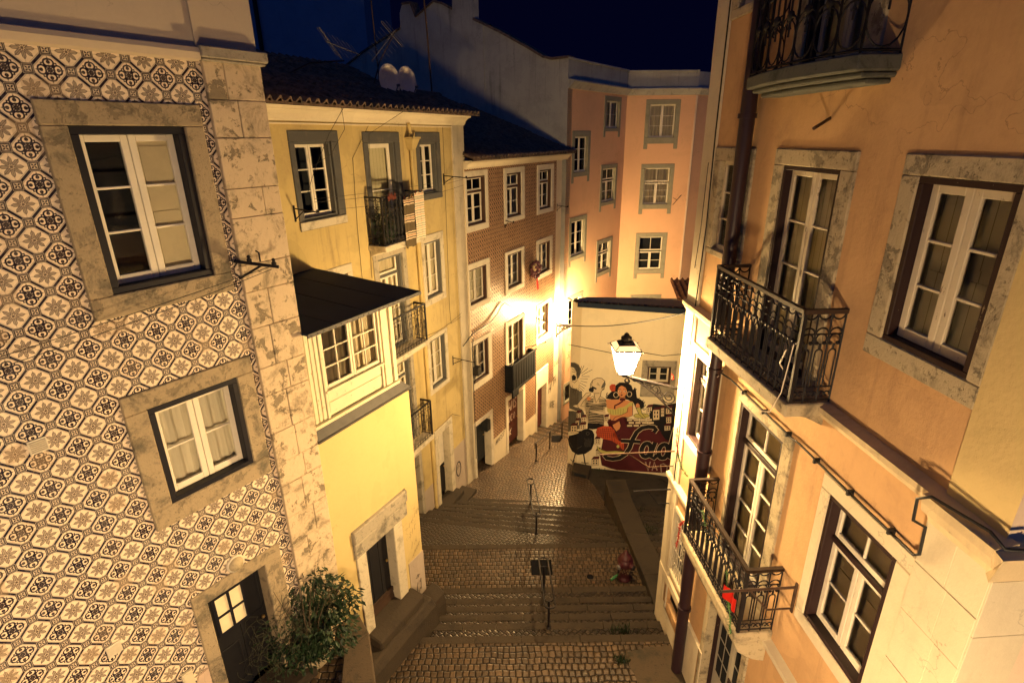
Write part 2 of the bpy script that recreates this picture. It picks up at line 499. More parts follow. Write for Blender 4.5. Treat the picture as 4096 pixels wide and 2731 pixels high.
def window(root, so, op, jamb=.05, jm='dark_jamb', wm='white_wood', sm='pale_stone', leaves=2, rows=3, cols=1,
           trans=None, v=.12, back='curtain', gap=.04, proud=.03, st=.055, ears=0., sill_dark=False, name='window', openleaf=0., tcols=2, jd=.12, ssurround=True):
    """so = surround rect, op = opening rect"""
    HOLES.setdefault(root.name, []).append((so[0]+.015, so[1]-.015, so[2]+.015, so[3]-.015))
    i = (op[0]+jamb, op[1]-jamb, op[2]+jamb*(.9 if jamb else 0), op[3]-jamb)
    fr, pm = MB(), MB()
    a, b, c, d = i
    if trans:
        casement(fr, pm, a, b, trans+.035, d, v, 1, tcols, st*.8)
        d = trans-.035
    n = leaves
    for k in range(n):
        la = a + (b-a)*k/n + (.004 if k else 0); lb = a + (b-a)*(k+1)/n - (.004 if k < n-1 else 0)
        casement(fr, pm, la, lb, c, d, v, rows, cols, st)
    w = fr.build(name, M[wm], root, .006)
    su = MB(); frame_ring(su, so, op, -proud, .3)
    if ears:
        for e0 in (so[0], so[1]-ears): su.box(e0, e0+ears, -proud, .05, so[2]-ears*1.3, so[2])
    if ssurround: su.build('stone_surround', M[sm], w, .012)
    if jamb:
        jb = MB(); frame_ring(jb, op, i, v-jd, v+.07)
        if trans: jb.box(i[0], i[1], v-.03, v+.06, trans-.035, trans+.035)
        jb.build('frame', M[jm], w, .006)
    pm.build('pane', M['glass'], w)
    bk = MB(); A, B, C, D = op
    vb = v+.06+gap
    if back == 'dark': vb = v+.3
    if back in ('curtain', 'veil'):
        n = 26
        for k in range(n):
            x0, x1 = A+(B-A)*k/n, A+(B-A)*(k+1)/n
            y0, y1 = vb+.018*math.sin(k*1.7), vb+.018*math.sin((k+1)*1.7)
            bk.face([(x0, y0, C), (x1, y1, C), (x1, y1, D), (x0, y0, D)], True)
        bk.build('curtain', M[back], w)
    elif back in ('shutter', 'grey_shutter'):
        bk.face([(A, vb, C), (B, vb, C), (B, vb, D), (A, vb, D)]); 
        for k in range(n):
            la = a+(b-a)*k/n+.05; lb = a+(b-a)*(k+1)/n-.05
            for z0, z1 in ((C+.12, (C+D)/2-.05), ((C+D)/2+.05, D-.12)):
                bk.box(la+.03, lb-.03, vb-.012, vb-.001, z0, z1)
        bk.build('shutter', M[back], w)
    elif back == 'blind':
        for k in range(22):
            z = C+(D-C)*(k+.5)/22; hh = (D-C)/44
            bk.face([(A, vb-.012, z-hh), (B, vb-.012, z-hh), (B, vb+.012, z+hh), (A, vb+.012, z+hh)])
        bk.face([(A, vb+.03, C), (B, vb+.03, C), (B, vb+.03, D), (A, vb+.03, D)])
        bk.build('blind', M['dark_inside'], w)
    else:
        bk.face([(A, vb, C), (B, vb, C), (B, vb, D), (A, vb, D)])
        bk.face([(A, v+.07, C), (A, vb, C), (A, vb, D), (A, v+.07, D)]); bk.face([(B, vb, C), (B, v+.07, C), (B, v+.07, D), (B, vb, D)])
        bk.build('dark_room', M['dark_inside'], w)
    return w
def door(root, so, op, dm='dark_door', sm='pale_stone', proud=.03, v=.22, boards_=3, panels=0, split=False, jd=.3, dtop=0.):
    HOLES.setdefault(root.name, []).append((so[0]+.015, so[1]-.015, so[2]-.05, so[3]-.015))
    d = MB(); a, b, c, e = op
    n = boards_
    for k in range(n):
        x0, x1 = a+(b-a)*k/n, a+(b-a)*(k+1)/n
        d.box(x0+.004, x1-.004, v, v+.05, c, e)
    d.box(a, b, v+.03, v+.045, c, e)
    for p in range(panels):
        z0 = c+(e-c)*(p+.12)/panels; z1 = c+(e-c)*(p+.88)/panels
        for k in range(n):
            x0, x1 = a+(b-a)*k/n, a+(b-a)*(k+1)/n
            frame_ring(d, (x0+.06, x1-.06, z0, z1), (x0+.09, x1-.09, z0+.03, z1-.03), v-.015, v)
    o = d.build('door', M[dm], root, .006)
    su = MB(); su.box(so[0], so[1], -proud, jd, e, so[3]); su.box(so[0], a, -proud, jd, so[2], e); su.box(b, so[1], -proud, jd, so[2], e)
    su.build('stone_surround', M[sm], o, .014)
    k = MB(); k.ball((b-.09, v-.03, c+1.02), .032, 8); k.tube([(b-.09, v, c+1.02), (b-.09, v-.03, c+1.02)], .012); k.build('knob', M['brass'], o)
    return o
def tile_roof(root, u0, u1, v0, z0, v1, z1, mat, per=.21, name='roof', taper=None):
    mb = MB(); L = math.hypot(v1-v0, z1-z0); rows = max(2, int(L/.36)); nu = int((u1-u0)/per)*6
    dv, dz = (v1-v0)/L, (z1-z0)/L; nv, nz = -dz, dv
    R2 = random.Random(3)
    jit = [R2.uniform(-.012, .012) for _ in range(nu//6+2)]
    for r in range(rows):
        s0, s1 = L*r/rows, L*(r+1)/rows+.03
        vs = []
        for k in range(nu+1):
            u = u0+(u1-u0)*k/nu; ph = (u-u0)/per
            hgt = .05*abs(math.sin(pi*ph))**.7 if int(ph) % 1 == 0 else 0
            hgt = .075*max(0, math.sin(2*pi*ph))**.6 - .02*max(0, -math.sin(2*pi*ph))**.6 + jit[int(ph)]*.6
            for s_, lift in ((s0, .022), (s1, .0)):
                vs.append((u, v0+dv*s_+nv*(hgt+lift), z0+dz*s_+nz*(hgt+lift)))
        fs = [(2*k, 2*k+2, 2*k+3, 2*k+1) for k in range(nu)]
        mb.faces(vs, fs, True)
        # thickness lip facing the eave
        lip = []
        for k in range(nu+1): p = vs[2*k]; lip += [p, (p[0], p[1]-nv*.05, p[2]-nz*.05)]
        mb.faces(lip, [(2*k+1, 2*k+3, 2*k+2, 2*k) for k in range(nu)])
    # under-boarding and closing sides
    mb.face([(u0, v0, z0-.05), (u0, v1, z1-.05), (u1, v1, z1-.05), (u1, v0, z0-.05)])
    mb.face([(u0, v0, z0-.05), (u1, v0, z0-.05), (u1, v0, z0-.01), (u0, v0, z0-.01)])
    return mb.build(name, mat, root)
def circ(c, r, ax, ay, a0=0., a1=2*pi, n=12):
    return [Vector(c)+Vector(ax)*(r*math.cos(a0+(a1-a0)*i/n))+Vector(ay)*(r*math.sin(a0+(a1-a0)*i/n)) for i in range(n+1)]
def rail_panel(mb, A, B, z0, z1, step, style='arch', t=.011):
    A, B = Vector((*A, 0)), Vector((*B, 0)); L = (B-A).length; d = (B-A)/L; up = Vector((0,0,1))
    n = max(1, round(L/step)); s = L/n
    P = lambda x, z: A + d*x + up*z
    T = lambda pts, r=t: mb.tube(pts, r, 4, smooth=False)
    h = z1-z0
    T([P(0, z0+.03), P(L, z0+.03)], t*1.1)
    if style == 'arch':
        zb = z0+.18*h; zt = z1-.24*h; zm = z1-.12*h
        T([P(0, zb), P(L, zb)], t*.9); T([P(0, zt), P(L, zt)], t*.9)
        for k in range(n+1): T([P(k*s, z0), P(k*s, z1-.02)], t*(1.25 if k in (0, n) else .95))
        for k in range(n):
            x = (k+.5)*s; r = s*.5
            T(circ(P(x, zb+.42*h-r*.6), r*.55, d, up, 0, pi, 7), t*.85)
            T([P(x-r*.55, zb), P(x-r*.55, zb+.42*h-r*.6)], t*.8); T([P(x+r*.55, zb), P(x+r*.55, zb+.42*h-r*.6)], t*.8)
            T([P(x, zb+.42*h-r*.1), P(x, zb+.42*h+.06)], t*1.4)
            T(circ(P(x, z1-.02), r*.92, d, up, pi, 2*pi, 8), t*.9)
            T(circ(P(x, zt), r*.92, d, up, 0, pi, 8), t*.9)
            T(circ(P(x, zt-r*.75), r*.8, d, up, -.3*pi, 1.3*pi, 9), t*.85)
            mb.ball(P(x-r*.55, zt-r*1.35), t*2, 6); mb.ball(P(x+r*.55, zt-r*1.35), t*2, 6)
            T(circ(P(x-r*.42, z0+.1*h), r*.36, d, up, -.5*pi, 1.2*pi, 8), t*.85); T(circ(P(x+r*.42, z0+.1*h), r*.36, d, up, 1.5*pi, -.2*pi, 8), t*.85)
    elif style == 'scroll':
        zt = z1-.1*h
        T([P(0, z0+.1*h), P(L, z0+.1*h)], t*.9)
        for k in range(n+1): T([P(k*s, z0), P(k*s, z1)], t*(1.25 if k in (0, n) else .9))
        for k in range(n):
            x = (k+.5)*s; r = s*.5
            T(circ(P(x, zt-r), r, d, up, 0, pi, 8), t*.9)
            T([P(x, z0+.1*h), P(x, z1-.42*h)], t*.8)
            T(circ(P(x-r*.5, z0+.52*h), r*.5, d, up, -.4*pi, 1.1*pi, 8), t*.9); T(circ(P(x+r*.5, z0+.36*h), r*.5, d, up, .6*pi, 2.1*pi, 8), t*.9)
            mb.ball(P(x, zt-r*1.7), t*1.9, 6)
    else:   # rings at the bottom, long bars with buds
        for k in range(n+1):
            x = k*s; T([P(x, z0), P(x, z1)], t*1.15)
            if k < n:
                r = s*.5
                T(circ(P(x+r, z0+.06+r*1.25), 1, d*r, up*r*1.3, 0, 2*pi, 16), t*.8)
                T([P(x+r, z0+.06+r*1.5), P(x+r, z1)], t)
                T(circ(P(x+r*.55, z0+.08+r*2.2), r*.42, d, up, -.3*pi, .9*pi, 8), t*.8); T(circ(P(x+r*1.45, z0+.08+r*2.2), r*.42, d, up, .1*pi, 1.3*pi, 8), t*.8)
                mb.ball(P(x+r, z0+.42*h+(.08 if k % 2 else 0)), t*3.2, 6, (1,1,1.4))
                T(circ(P(x+r, z1-.06-r*1.2), 1, d*r, up*r*1.3, 0, 2*pi, 14), t*.8)
def balcony(root, u0, u1, e, zs, zt, zr, style='arch', step=.14, slabmat='pale_stone', curved=False, wood=True, t=.011, railmat='iron', soffit=True):
    """slab zs..zt projecting e, rail top zr"""
    s = MB()
    if curved:
        n = 14; pts = [(u0, .02)] + [(u0+(u1-u0)*k/n, -e*(.72+.28*math.sin(pi*k/n))) for k in range(n+1)] + [(u1, .02)]
        s.slab(pts, zs, zt)
        s.slab([(p[0]*.97+.03*(u0+u1)/2, p[1]*.82) for p in pts], zs-.05, zs-.001)
        s.slab([(p[0]*.92+.08*(u0+u1)/2, p[1]*.6) for p in pts], zs-.1, zs-.051)
    else:
        s.box(u0, u1, -e-.05, .02, zs, zt)
        if soffit: s.profile([(.01, zs-.16), (.01, zs-.002), (-e*.9, zs-.002), (-e*.45, zs-.05)], u0+.06, u1-.06)
    b = s.build('balcony', M[slabmat], root, .015)
    r = MB(); a0, a1 = u0+.04, u1-.04
    if curved:
        n = 7; fr = [(a0+(a1-a0)*k/n, -e*(.68+.26*math.sin(pi*k/n))) for k in range(n+1)]
        rail_panel(r, (a0, 0), fr[0], zt, zr, step, style, t)
        for k in range(n): rail_panel(r, fr[k], fr[k+1], zt, zr, step, style, t)
        rail_panel(r, fr[-1], (a1, 0), zt, zr, step, style, t)
        path = [(a0, 0), *fr, (a1, 0)]
    else:
        rail_panel(r, (a0, 0), (a0, -e), zt, zr, step, style, t); rail_panel(r, (a0, -e), (a1, -e), zt, zr, step, style, t); rail_panel(r, (a1, -e), (a1, 0), zt, zr, step, style, t)
        for q in (a0, a1): r.box(q-.02, q+.02, -e-.02, -e+.02, zt, zr)
        path = [(a0, 0), (a0, -e), (a1, -e), (a1, 0)]
    ra = r.build('railing', M[railmat], b)
    hb = MB(); w = .028 if wood else .016
    for k in range(len(path)-1):
        p, q = Vector((*path[k], zr)), Vector((*path[k+1], zr)); d = (q-p).normalized(); sd = Vector((-d.y, d.x, 0))*w
        p = p - d*w*.6; q = q + d*w*.6
        zz = Vector((0, 0, .02+.002*k)); 
        hb.hexa([p-sd-zz, p+sd-zz, q+sd-zz, q-sd-zz][::-1] and [p+sd-zz, p-sd-zz, q-sd-zz, q+sd-zz, p+sd+zz, p-sd+zz, q-sd+zz, q+sd+zz])
    hb.build('handrail', M['dark_wood'] if wood else M[railmat], b)
    return b
def rect(u0, u1, z0, z1): return (u0, u1, z0, z1)
def painted(root, name, mat, strokes, v, w=.012):
    """thin painted lines on a facade: strokes are lists of (u,z)"""
    mb = MB()
    for k, s in enumerate(strokes):
        ww = w
        if isinstance(s[0], (int, float)): ww, s = s[0], s[1]
        ribbon(mb, s, ww, v-.0004*k)
    return mb.build(name, mat, root)
def ribbon(mb, s, w, v):
    n = len(s); L, Rr = [], []
    closed = n > 2 and s[0] == s[-1]
    for i in range(n):
        if closed: a, b = s[(i-1) % (n-1)], s[(i+1) % (n-1)] if i < n-1 else s[1]
        else: a, b = s[max(i-1, 0)], s[min(i+1, n-1)]
        dx, dz = b[0]-a[0], b[1]-a[1]; l = math.hypot(dx, dz) or 1
        L.append((s[i][0]-dz/l*w/2, v, s[i][1]+dx/l*w/2)); Rr.append((s[i][0]+dz/l*w/2, v, s[i][1]-dx/l*w/2))
    for i in range(n-1): mb.face([Rr[i], Rr[i+1], L[i+1], L[i]])
GL = {  # simple hand letters on a unit cell
 'A': [[(0,0),(.4,1),(.8,0)],[(.15,.4),(.65,.4)]], 'B': [[(0,0),(0,1),(.6,.9),(.55,.55),(0,.5),(.7,.4),(.65,.05),(0,0)]], 'C': [[(.7,.9),(.2,1),(0,.5),(.2,0),(.7,.1)]],
 'E': [[(.7,1),(0,1),(0,0),(.7,0)],[(0,.5),(.5,.5)]], 'F': [[(.7,1),(0,1),(0,0)],[(0,.5),(.5,.5)]], 'G': [[(.7,.9),(.2,1),(0,.5),(.2,0),(.7,.1),(.7,.5),(.4,.5)]],
 'H': [[(0,0),(0,1)],[(.7,0),(.7,1)],[(0,.5),(.7,.5)]], 'I': [[(.2,0),(.2,1)]], 'L': [[(0,1),(0,0),(.6,0)]], 'M': [[(0,0),(.1,1),(.4,.3),(.7,1),(.8,0)]], 'N': [[(0,0),(0,1),(.7,0),(.7,1)]],
 'O': [[(.4,1),(.05,.7),(.05,.3),(.4,0),(.75,.3),(.75,.7),(.4,1)]], 'R': [[(0,0),(0,1),(.65,.9),(.6,.55),(0,.5),(.7,0)]], 'S': [[(.7,.9),(.3,1),(.05,.75),(.65,.3),(.4,0),(0,.1)]],
 'T': [[(0,1),(.8,1)],[(.4,1),(.4,0)]], 'U': [[(0,1),(.05,.2),(.4,0),(.7,.2),(.7,1)]], 'W': [[(0,1),(.2,0),(.4,.6),(.6,0),(.8,1)]], 'Y': [[(0,1),(.4,.5),(.8,1)],[(.4,.5),(.4,0)]], 'J': [[(.6,1),(.6,.2),(.3,0),(0,.2)]], 'K': [[(0,0),(0,1)],[(.7,1),(0,.45),(.7,0)]], 'P': [[(0,0),(0,1),(.65,.9),(.6,.5),(0,.45)]]}
def write(txt, u, z, s, slant=.15, drop=0., w=.7):
    out = []
    for k, ch in enumerate(txt):
        for st in GL.get(ch, []): out.append([(u+(k*w+p[0]*.6+p[1]*slant)*s, z+(p[1]-drop*k)*s) for p in st])
    return out
MURAL = '''
Pm 1.34,-0.1 1.52,0.02 1.97,0.08 2.1,-0.18 2.12,-0.4 2.33,-0.39 2.65,-0.23 2.97,-0.21 3.23,-0.28 3.38,-0.54 3.6,-0.76 4,-0.89 4.66,-1.01 5.36,-1.44 5.66,-2.4 4.48,-2.47 3.14,-2.5 1.84,-2.27 1.57,-2.2 1.24,-2.08 1.15,-1.61 1.23,-1.29 1.24,-0.94 1.56,-0.69
Pk 3.38,-0.54 3.51,-0.49 3.7,-0.6 3.79,-0.9 3.6,-0.83
Rk0.011 0.31,1.86 0.41,2.13
Rk0.011 0.32,1.81 0.56,2.03
Rk0.011 0.34,1.74 0.72,1.98
Rk0.011 0.28,1.6 0.57,1.6
Rk0.011 0.33,1.69 0.63,1.7
Rk0.011 0.3,1.51 0.55,1.45
Rk0.011 0.27,1.44 0.52,1.3
Rk0.011 0.25,1.36 0.47,1.19
Rk0.011 0.23,1.3 0.43,1.1
Rk0.011 0.22,1.22 0.38,1.06
Rk0.011 0.29,1.92 0.32,2.11
Rk0.011 0.2,1.16 0.32,1.02
Pg -0.21,2.1 0,2.16 0.2,2.14 0.3,2 0.31,1.83 0.24,1.64 0.13,1.53 0.1,1.81 -0.04,1.94 -0.2,1.92
Rk0.009 -0.18,2.09 0.04,2.12 0.23,2.02 0.26,1.72
Rk0.009 -0.18,2.05 0.04,2.09 0.2,2 0.22,1.71
Rk0.009 -0.18,2.02 0.04,2.06 0.17,1.98 0.18,1.69
Rk0.009 -0.18,1.98 0.05,2.03 0.13,1.95 0.14,1.68
Rk0.009 -0.18,1.95 0.05,2 0.1,1.93 0.1,1.66
Rk0.012 -0.13,1.86 0.05,1.84
Rk0.012 -0.13,1.75 0.06,1.79
Pk -0.14,1.57 -0.03,1.66 0.09,1.62 0.07,1.47 -0.11,1.39
Rk0.012 -0.13,1.37 0.01,1.34 0.14,1.48 0.15,1.58
Pg -0.22,1.16 -0.1,1.09 0,0.87 0.13,1.13 0.37,1.08 0.39,0.83 0.2,0.5 -0.16,0.29 -0.24,0.41
Rk0.012 -0.1,1.2 0.03,0.84 0.15,1.18
Rk0.009 -0.16,0.96 -0.12,0.38
Rk0.009 -0.05,0.97 -0.02,0.42
Rk0.009 0.07,0.98 0.08,0.46
Rk0.009 0.18,0.99 0.18,0.5
Pg -0.24,0.37 0.11,0.36 0.39,0.42 0.42,0.31 0.12,0.21 -0.21,0.19
Pg -0.18,0.09 0.03,0.17 0.08,-0.07 -0.19,-0.22
Pg -0.25,0.06 0.44,0.28 0.54,0.02 0.51,-0.43 0.15,-0.57 -0.24,-0.86
Rk0.009 -0.21,0.08 -0.18,-0.17 -0.2,-0.57
Rk0.009 -0.16,0.1 -0.12,-0.17 -0.14,-0.54
Rk0.009 -0.1,0.12 -0.06,-0.17 -0.09,-0.52
Rk0.009 -0.05,0.15 -0.01,-0.1 -0.03,-0.5
Rk0.009 0.01,0.17 0.05,-0.1 0.03,-0.47
Rk0.009 0.06,0.19 0.1,-0.1 0.08,-0.45
Rk0.009 0.12,0.21 0.16,-0.04 0.14,-0.42
Rk0.009 0.17,0.23 0.21,-0.04 0.19,-0.4
Rk0.009 0.23,0.25 0.27,-0.04 0.25,-0.38
Rk0.009 0.28,0.27 0.31,0.01 0.29,-0.37
Rk0.009 0.32,0.27 0.35,-0.01 0.33,-0.37
Rk0.009 0.36,0.27 0.39,-0.03 0.37,-0.36
Rk0.009 0.4,0.28 0.43,0.02 0.41,-0.36
Rk0.009 0.44,0.28 0.47,-0.01 0.45,-0.36
Pc 0.17,0.14 0.36,0.2 0.37,-0.04 0.18,-0.11
Rk0.009 0.17,0.14 0.36,0.2 0.37,-0.04 0.18,-0.11 0.17,0.14
Pm 0.13,0.12 0.23,0.27 0.4,0.31 0.37,0.2
Rk0.009 0.13,0.12 0.23,0.27 0.4,0.31 0.37,0.2 0.13,0.12
Pk 0.22,0.12 0.26,0.14 0.26,0.09 0.22,0.07
Pk 0.22,0.03 0.26,0.05 0.26,-0 0.22,-0.02
Pk 0.3,0.14 0.33,0.15 0.33,0.09 0.3,0.09
Pk 0.3,0.06 0.33,0.06 0.33,0 0.3,-0
Pc 0.38,-0.01 0.57,0.02 0.58,-0.26 0.39,-0.29
Rk0.009 0.38,-0.01 0.57,0.02 0.58,-0.26 0.39,-0.29 0.38,-0.01
Pm 0.36,-0.01 0.44,0.1 0.6,0.13 0.58,0.02
Rk0.009 0.36,-0.01 0.44,0.1 0.6,0.13 0.58,0.02 0.36,-0.01
Pk 0.42,-0.04 0.45,-0.04 0.46,-0.1 0.42,-0.11
Pk 0.43,-0.15 0.46,-0.14 0.46,-0.21 0.43,-0.21
Pk 0.49,-0.04 0.53,-0.03 0.53,-0.1 0.5,-0.11
Pk 0.5,-0.15 0.53,-0.14 0.53,-0.2 0.5,-0.21
Pc 0.14,-0.2 0.3,-0.12 0.31,-0.33 0.14,-0.41
Rk0.009 0.14,-0.2 0.3,-0.12 0.31,-0.33 0.14,-0.41 0.14,-0.2
Pm 0.1,-0.22 0.19,-0.07 0.34,-0.01 0.32,-0.12
Rk0.009 0.1,-0.22 0.19,-0.07 0.34,-0.01 0.32,-0.12 0.1,-0.22
Pk 0.17,-0.21 0.21,-0.19 0.21,-0.24 0.18,-0.26
Pk 0.18,-0.28 0.21,-0.27 0.21,-0.31 0.18,-0.33
Pk 0.25,-0.18 0.28,-0.17 0.28,-0.21 0.25,-0.23
Pk 0.25,-0.25 0.28,-0.24 0.28,-0.29 0.25,-0.3
Pc 0.33,-0.33 0.54,-0.3 0.55,-0.51 0.33,-0.54
Rk0.009 0.33,-0.33 0.54,-0.3 0.55,-0.51 0.33,-0.54 0.33,-0.33
Pm 0.3,-0.34 0.39,-0.22 0.58,-0.19 0.56,-0.3
Rk0.009 0.3,-0.34 0.39,-0.22 0.58,-0.19 0.56,-0.3 0.3,-0.34
Pk 0.37,-0.35 0.41,-0.35 0.41,-0.4 0.37,-0.4
Pk 0.37,-0.43 0.41,-0.43 0.42,-0.47 0.38,-0.48
Pk 0.46,-0.35 0.5,-0.35 0.5,-0.39 0.46,-0.4
Pk 0.46,-0.43 0.5,-0.42 0.5,-0.47 0.46,-0.47
Pc -0.11,-0.53 0.21,-0.37 0.23,-0.69 -0.1,-0.86
Rk0.009 -0.11,-0.53 0.21,-0.37 0.23,-0.69 -0.1,-0.86 -0.11,-0.53
Pm -0.15,-0.55 -0.02,-0.38 0.27,-0.24 0.23,-0.37
Rk0.009 -0.15,-0.55 -0.02,-0.38 0.27,-0.24 0.23,-0.37 -0.15,-0.55
Pk -0.04,-0.55 0.02,-0.52 0.02,-0.59 -0.04,-0.62
Pk -0.04,-0.67 0.02,-0.64 0.02,-0.71 -0.04,-0.74
Pk 0.09,-0.49 0.15,-0.46 0.15,-0.54 0.09,-0.57
Pk 0.09,-0.61 0.15,-0.58 0.15,-0.66 0.1,-0.69
Pc 1.24,0.05 1.39,0.08 1.4,-0.13 1.25,-0.16
Rk0.009 1.24,0.05 1.39,0.08 1.4,-0.13 1.25,-0.16 1.24,0.05
Pm 1.21,0.04 1.28,0.15 1.42,0.18 1.4,0.07
Rk0.009 1.21,0.04 1.28,0.15 1.42,0.18 1.4,0.07 1.21,0.04
Pk 1.27,0.02 1.3,0.03 1.3,-0.02 1.27,-0.03
Pk 1.27,-0.05 1.3,-0.05 1.3,-0.1 1.28,-0.1
Pk 1.33,0.02 1.36,0.03 1.36,-0.02 1.33,-0.02
Pk 1.33,-0.05 1.36,-0.05 1.36,-0.09 1.33,-0.1
Pc 0.93,-0.91 1.12,-0.88 1.13,-1.14 0.94,-1.17
Rk0.009 0.93,-0.91 1.12,-0.88 1.13,-1.14 0.94,-1.17 0.93,-0.91
Pm 0.91,-0.92 0.98,-0.8 1.15,-0.77 1.13,-0.89
Rk0.009 0.91,-0.92 0.98,-0.8 1.15,-0.77 1.13,-0.89 0.91,-0.92
Pk 0.97,-0.95 1,-0.94 1.01,-1 0.97,-1
Pk 0.98,-1.04 1.01,-1.03 1.01,-1.09 0.98,-1.1
Pk 1.05,-0.94 1.08,-0.94 1.08,-1 1.05,-1
Pk 1.05,-1.04 1.08,-1.03 1.08,-1.09 1.05,-1.09
Pc 1,-1.42 1.14,-1.39 1.15,-1.61 1.01,-1.64
Rk0.009 1,-1.42 1.14,-1.39 1.15,-1.61 1.01,-1.64 1,-1.42
Pm 0.98,-1.43 1.04,-1.3 1.17,-1.28 1.15,-1.39
Rk0.009 0.98,-1.43 1.04,-1.3 1.17,-1.28 1.15,-1.39 0.98,-1.43
Pk 1.03,-1.44 1.06,-1.44 1.06,-1.49 1.04,-1.49
Pk 1.04,-1.52 1.06,-1.52 1.06,-1.57 1.04,-1.57
Pk 1.09,-1.44 1.11,-1.44 1.11,-1.49 1.09,-1.49
Pk 1.09,-1.52 1.11,-1.51 1.12,-1.56 1.09,-1.57
Pc 0.85,-1.82 1.1,-1.78 1.12,-2.08 0.86,-2.12
Rk0.009 0.85,-1.82 1.1,-1.78 1.12,-2.08 0.86,-2.12 0.85,-1.82
Pm 0.83,-1.83 0.92,-1.7 1.14,-1.67 1.12,-1.79
Rk0.009 0.83,-1.83 0.92,-1.7 1.14,-1.67 1.12,-1.79 0.83,-1.83
Pk 0.9,-1.86 0.95,-1.85 0.95,-1.92 0.91,-1.93
Pk 0.91,-1.97 0.95,-1.96 0.96,-2.03 0.91,-2.04
Pk 1.01,-1.85 1.05,-1.84 1.05,-1.91 1.01,-1.92
Pk 1.01,-1.96 1.06,-1.96 1.06,-2.03 1.01,-2.03
Pk -0.2,-1.02 0.16,-0.78 0.47,-0.53 0.65,-0.47 0.82,-0.55 0.9,-0.72 0.91,-1.11 0.82,-1.39 0.59,-1.59 0.32,-1.65 0,-1.62 -0.18,-1.42 -0.23,-1.2
Pk 0.08,-0.63 0.52,-0.56 0.56,-0.68 0.36,-0.65
Rk0.034 0.19,-1.63 0.07,-2.11
Rk0.021 -0.08,-2.02 0.06,-2.07 0.16,-1.96
Rk0.021 0.06,-2.07 0.05,-2.2
Rk0.034 0.52,-1.58 0.59,-2.01
Rk0.021 0.45,-1.98 0.59,-2.01 0.73,-1.99
Rk0.021 0.59,-2.01 0.64,-2.1
Rg0.009 -0.16,-1.25 -0.01,-1.42 0.28,-1.37 0.44,-1.25
Rg0.009 0.71,-0.69 0.7,-0.72 0.67,-0.75 0.63,-0.75 0.6,-0.73 0.59,-0.69 0.6,-0.65 0.63,-0.63 0.67,-0.63 0.7,-0.65 0.71,-0.69
Rg0.005 0.53,-0.89 0.57,-1.01 0.54,-1.13 0.57,-1.28
Rg0.005 0.58,-0.91 0.62,-1.01 0.58,-1.12 0.6,-1.28
Rg0.005 0.63,-0.94 0.66,-1 0.62,-1.12 0.64,-1.28
Rg0.005 0.67,-0.89 0.7,-1 0.66,-1.12 0.67,-1.28
Rg0.005 0.72,-0.91 0.74,-1 0.7,-1.12 0.71,-1.27
Rg0.005 0.77,-0.93 0.78,-1 0.74,-1.12 0.74,-1.27
Rg0.005 0.81,-0.88 0.82,-1 0.78,-1.11 0.77,-1.27
Pc 0.48,0.7 0.78,0.91 0.9,0.63 1.05,0.92 1.25,0.8 1.34,0.5 1.17,0.4 1.24,-0.25 0.64,-0.24 0.68,0.43 0.46,0.54
Rk0.028 0.52,0.74 0.81,0.78
Rk0.021 1.01,0.78 1.27,0.77
Rk0.028 0.52,0.68 0.81,0.71
Rk0.021 1.01,0.72 1.27,0.71
Rk0.028 0.52,0.61 0.81,0.65
Rk0.021 1.02,0.65 1.27,0.64
Rk0.031 0.5,0.56 0.9,0.55 1.3,0.58
Rk0.031 0.5,0.49 0.9,0.48 1.3,0.52
Rk0.031 0.69,0.43 0.94,0.42 1.19,0.45
Rk0.031 0.69,0.37 0.94,0.35 1.19,0.38
Rk0.031 0.69,0.3 0.94,0.29 1.19,0.31
Rk0.031 0.66,0.23 0.93,0.22 1.21,0.25
Rk0.031 0.66,0.17 0.94,0.15 1.21,0.18
Rk0.031 0.66,0.1 0.94,0.08 1.21,0.11
Rk0.031 0.66,0.03 0.94,0.02 1.22,0.05
Rk0.031 0.67,-0.04 0.94,-0.05 1.22,-0.02
Rk0.031 0.67,-0.1 0.95,-0.12 1.22,-0.09
Rk0.031 0.67,-0.17 0.95,-0.19 1.23,-0.15
Rk0.031 0.67,-0.24 0.95,-0.25 1.23,-0.22
Rk0.012 0.48,0.7 0.78,0.91 0.9,0.63 1.05,0.92 1.25,0.8 1.34,0.5 1.17,0.4 1.24,-0.25 0.64,-0.24 0.68,0.43 0.46,0.54 0.48,0.7
Pk 0.63,-0.24 1.25,-0.27 1.24,-0.42 0.82,-0.5 0.63,-0.47
Pc 0.67,1.24 0.67,1.4 0.75,1.56 0.92,1.66 1.08,1.64 1.19,1.54 1.22,1.4 1.17,1.22 1.08,1.11 1.06,0.92 0.92,0.65 0.83,0.92 0.83,1.01 0.77,1.06
Rk0.014 0.77,1.06 0.67,1.24 0.67,1.4 0.75,1.56 0.92,1.66 1.08,1.64 1.19,1.54 1.22,1.4 1.17,1.22 1.08,1.11 1.06,0.92 0.92,0.65 0.83,0.92 0.83,1.02 1.02,1.03
Pg 1.18,1.52 1.22,1.43 1.2,1.32 1.11,1.24 1.07,1.27 1.11,1.39
Pk 0.71,1.29 0.78,1.3 0.89,1.24 0.92,1.21 0.88,1.18 0.8,1.22 0.79,1.06 0.74,1.13
Pk 0.81,1.16 0.8,1.12 0.78,1.08 0.74,1.06 0.69,1.06 0.66,1.08 0.63,1.11 0.62,1.15 0.62,1.2 0.65,1.23 0.69,1.25 0.73,1.26 0.77,1.24 0.8,1.2
Rk0.012 0.9,1.4 1.02,1.34 0.93,1.45
Rk0.012 0.75,1.52 0.71,1.34 0.76,1.3
Rk0.012 1.19,1.23 1.18,1.2 1.16,1.18 1.13,1.18 1.11,1.2 1.1,1.23 1.1,1.26 1.13,1.28 1.15,1.28 1.18,1.26 1.19,1.23
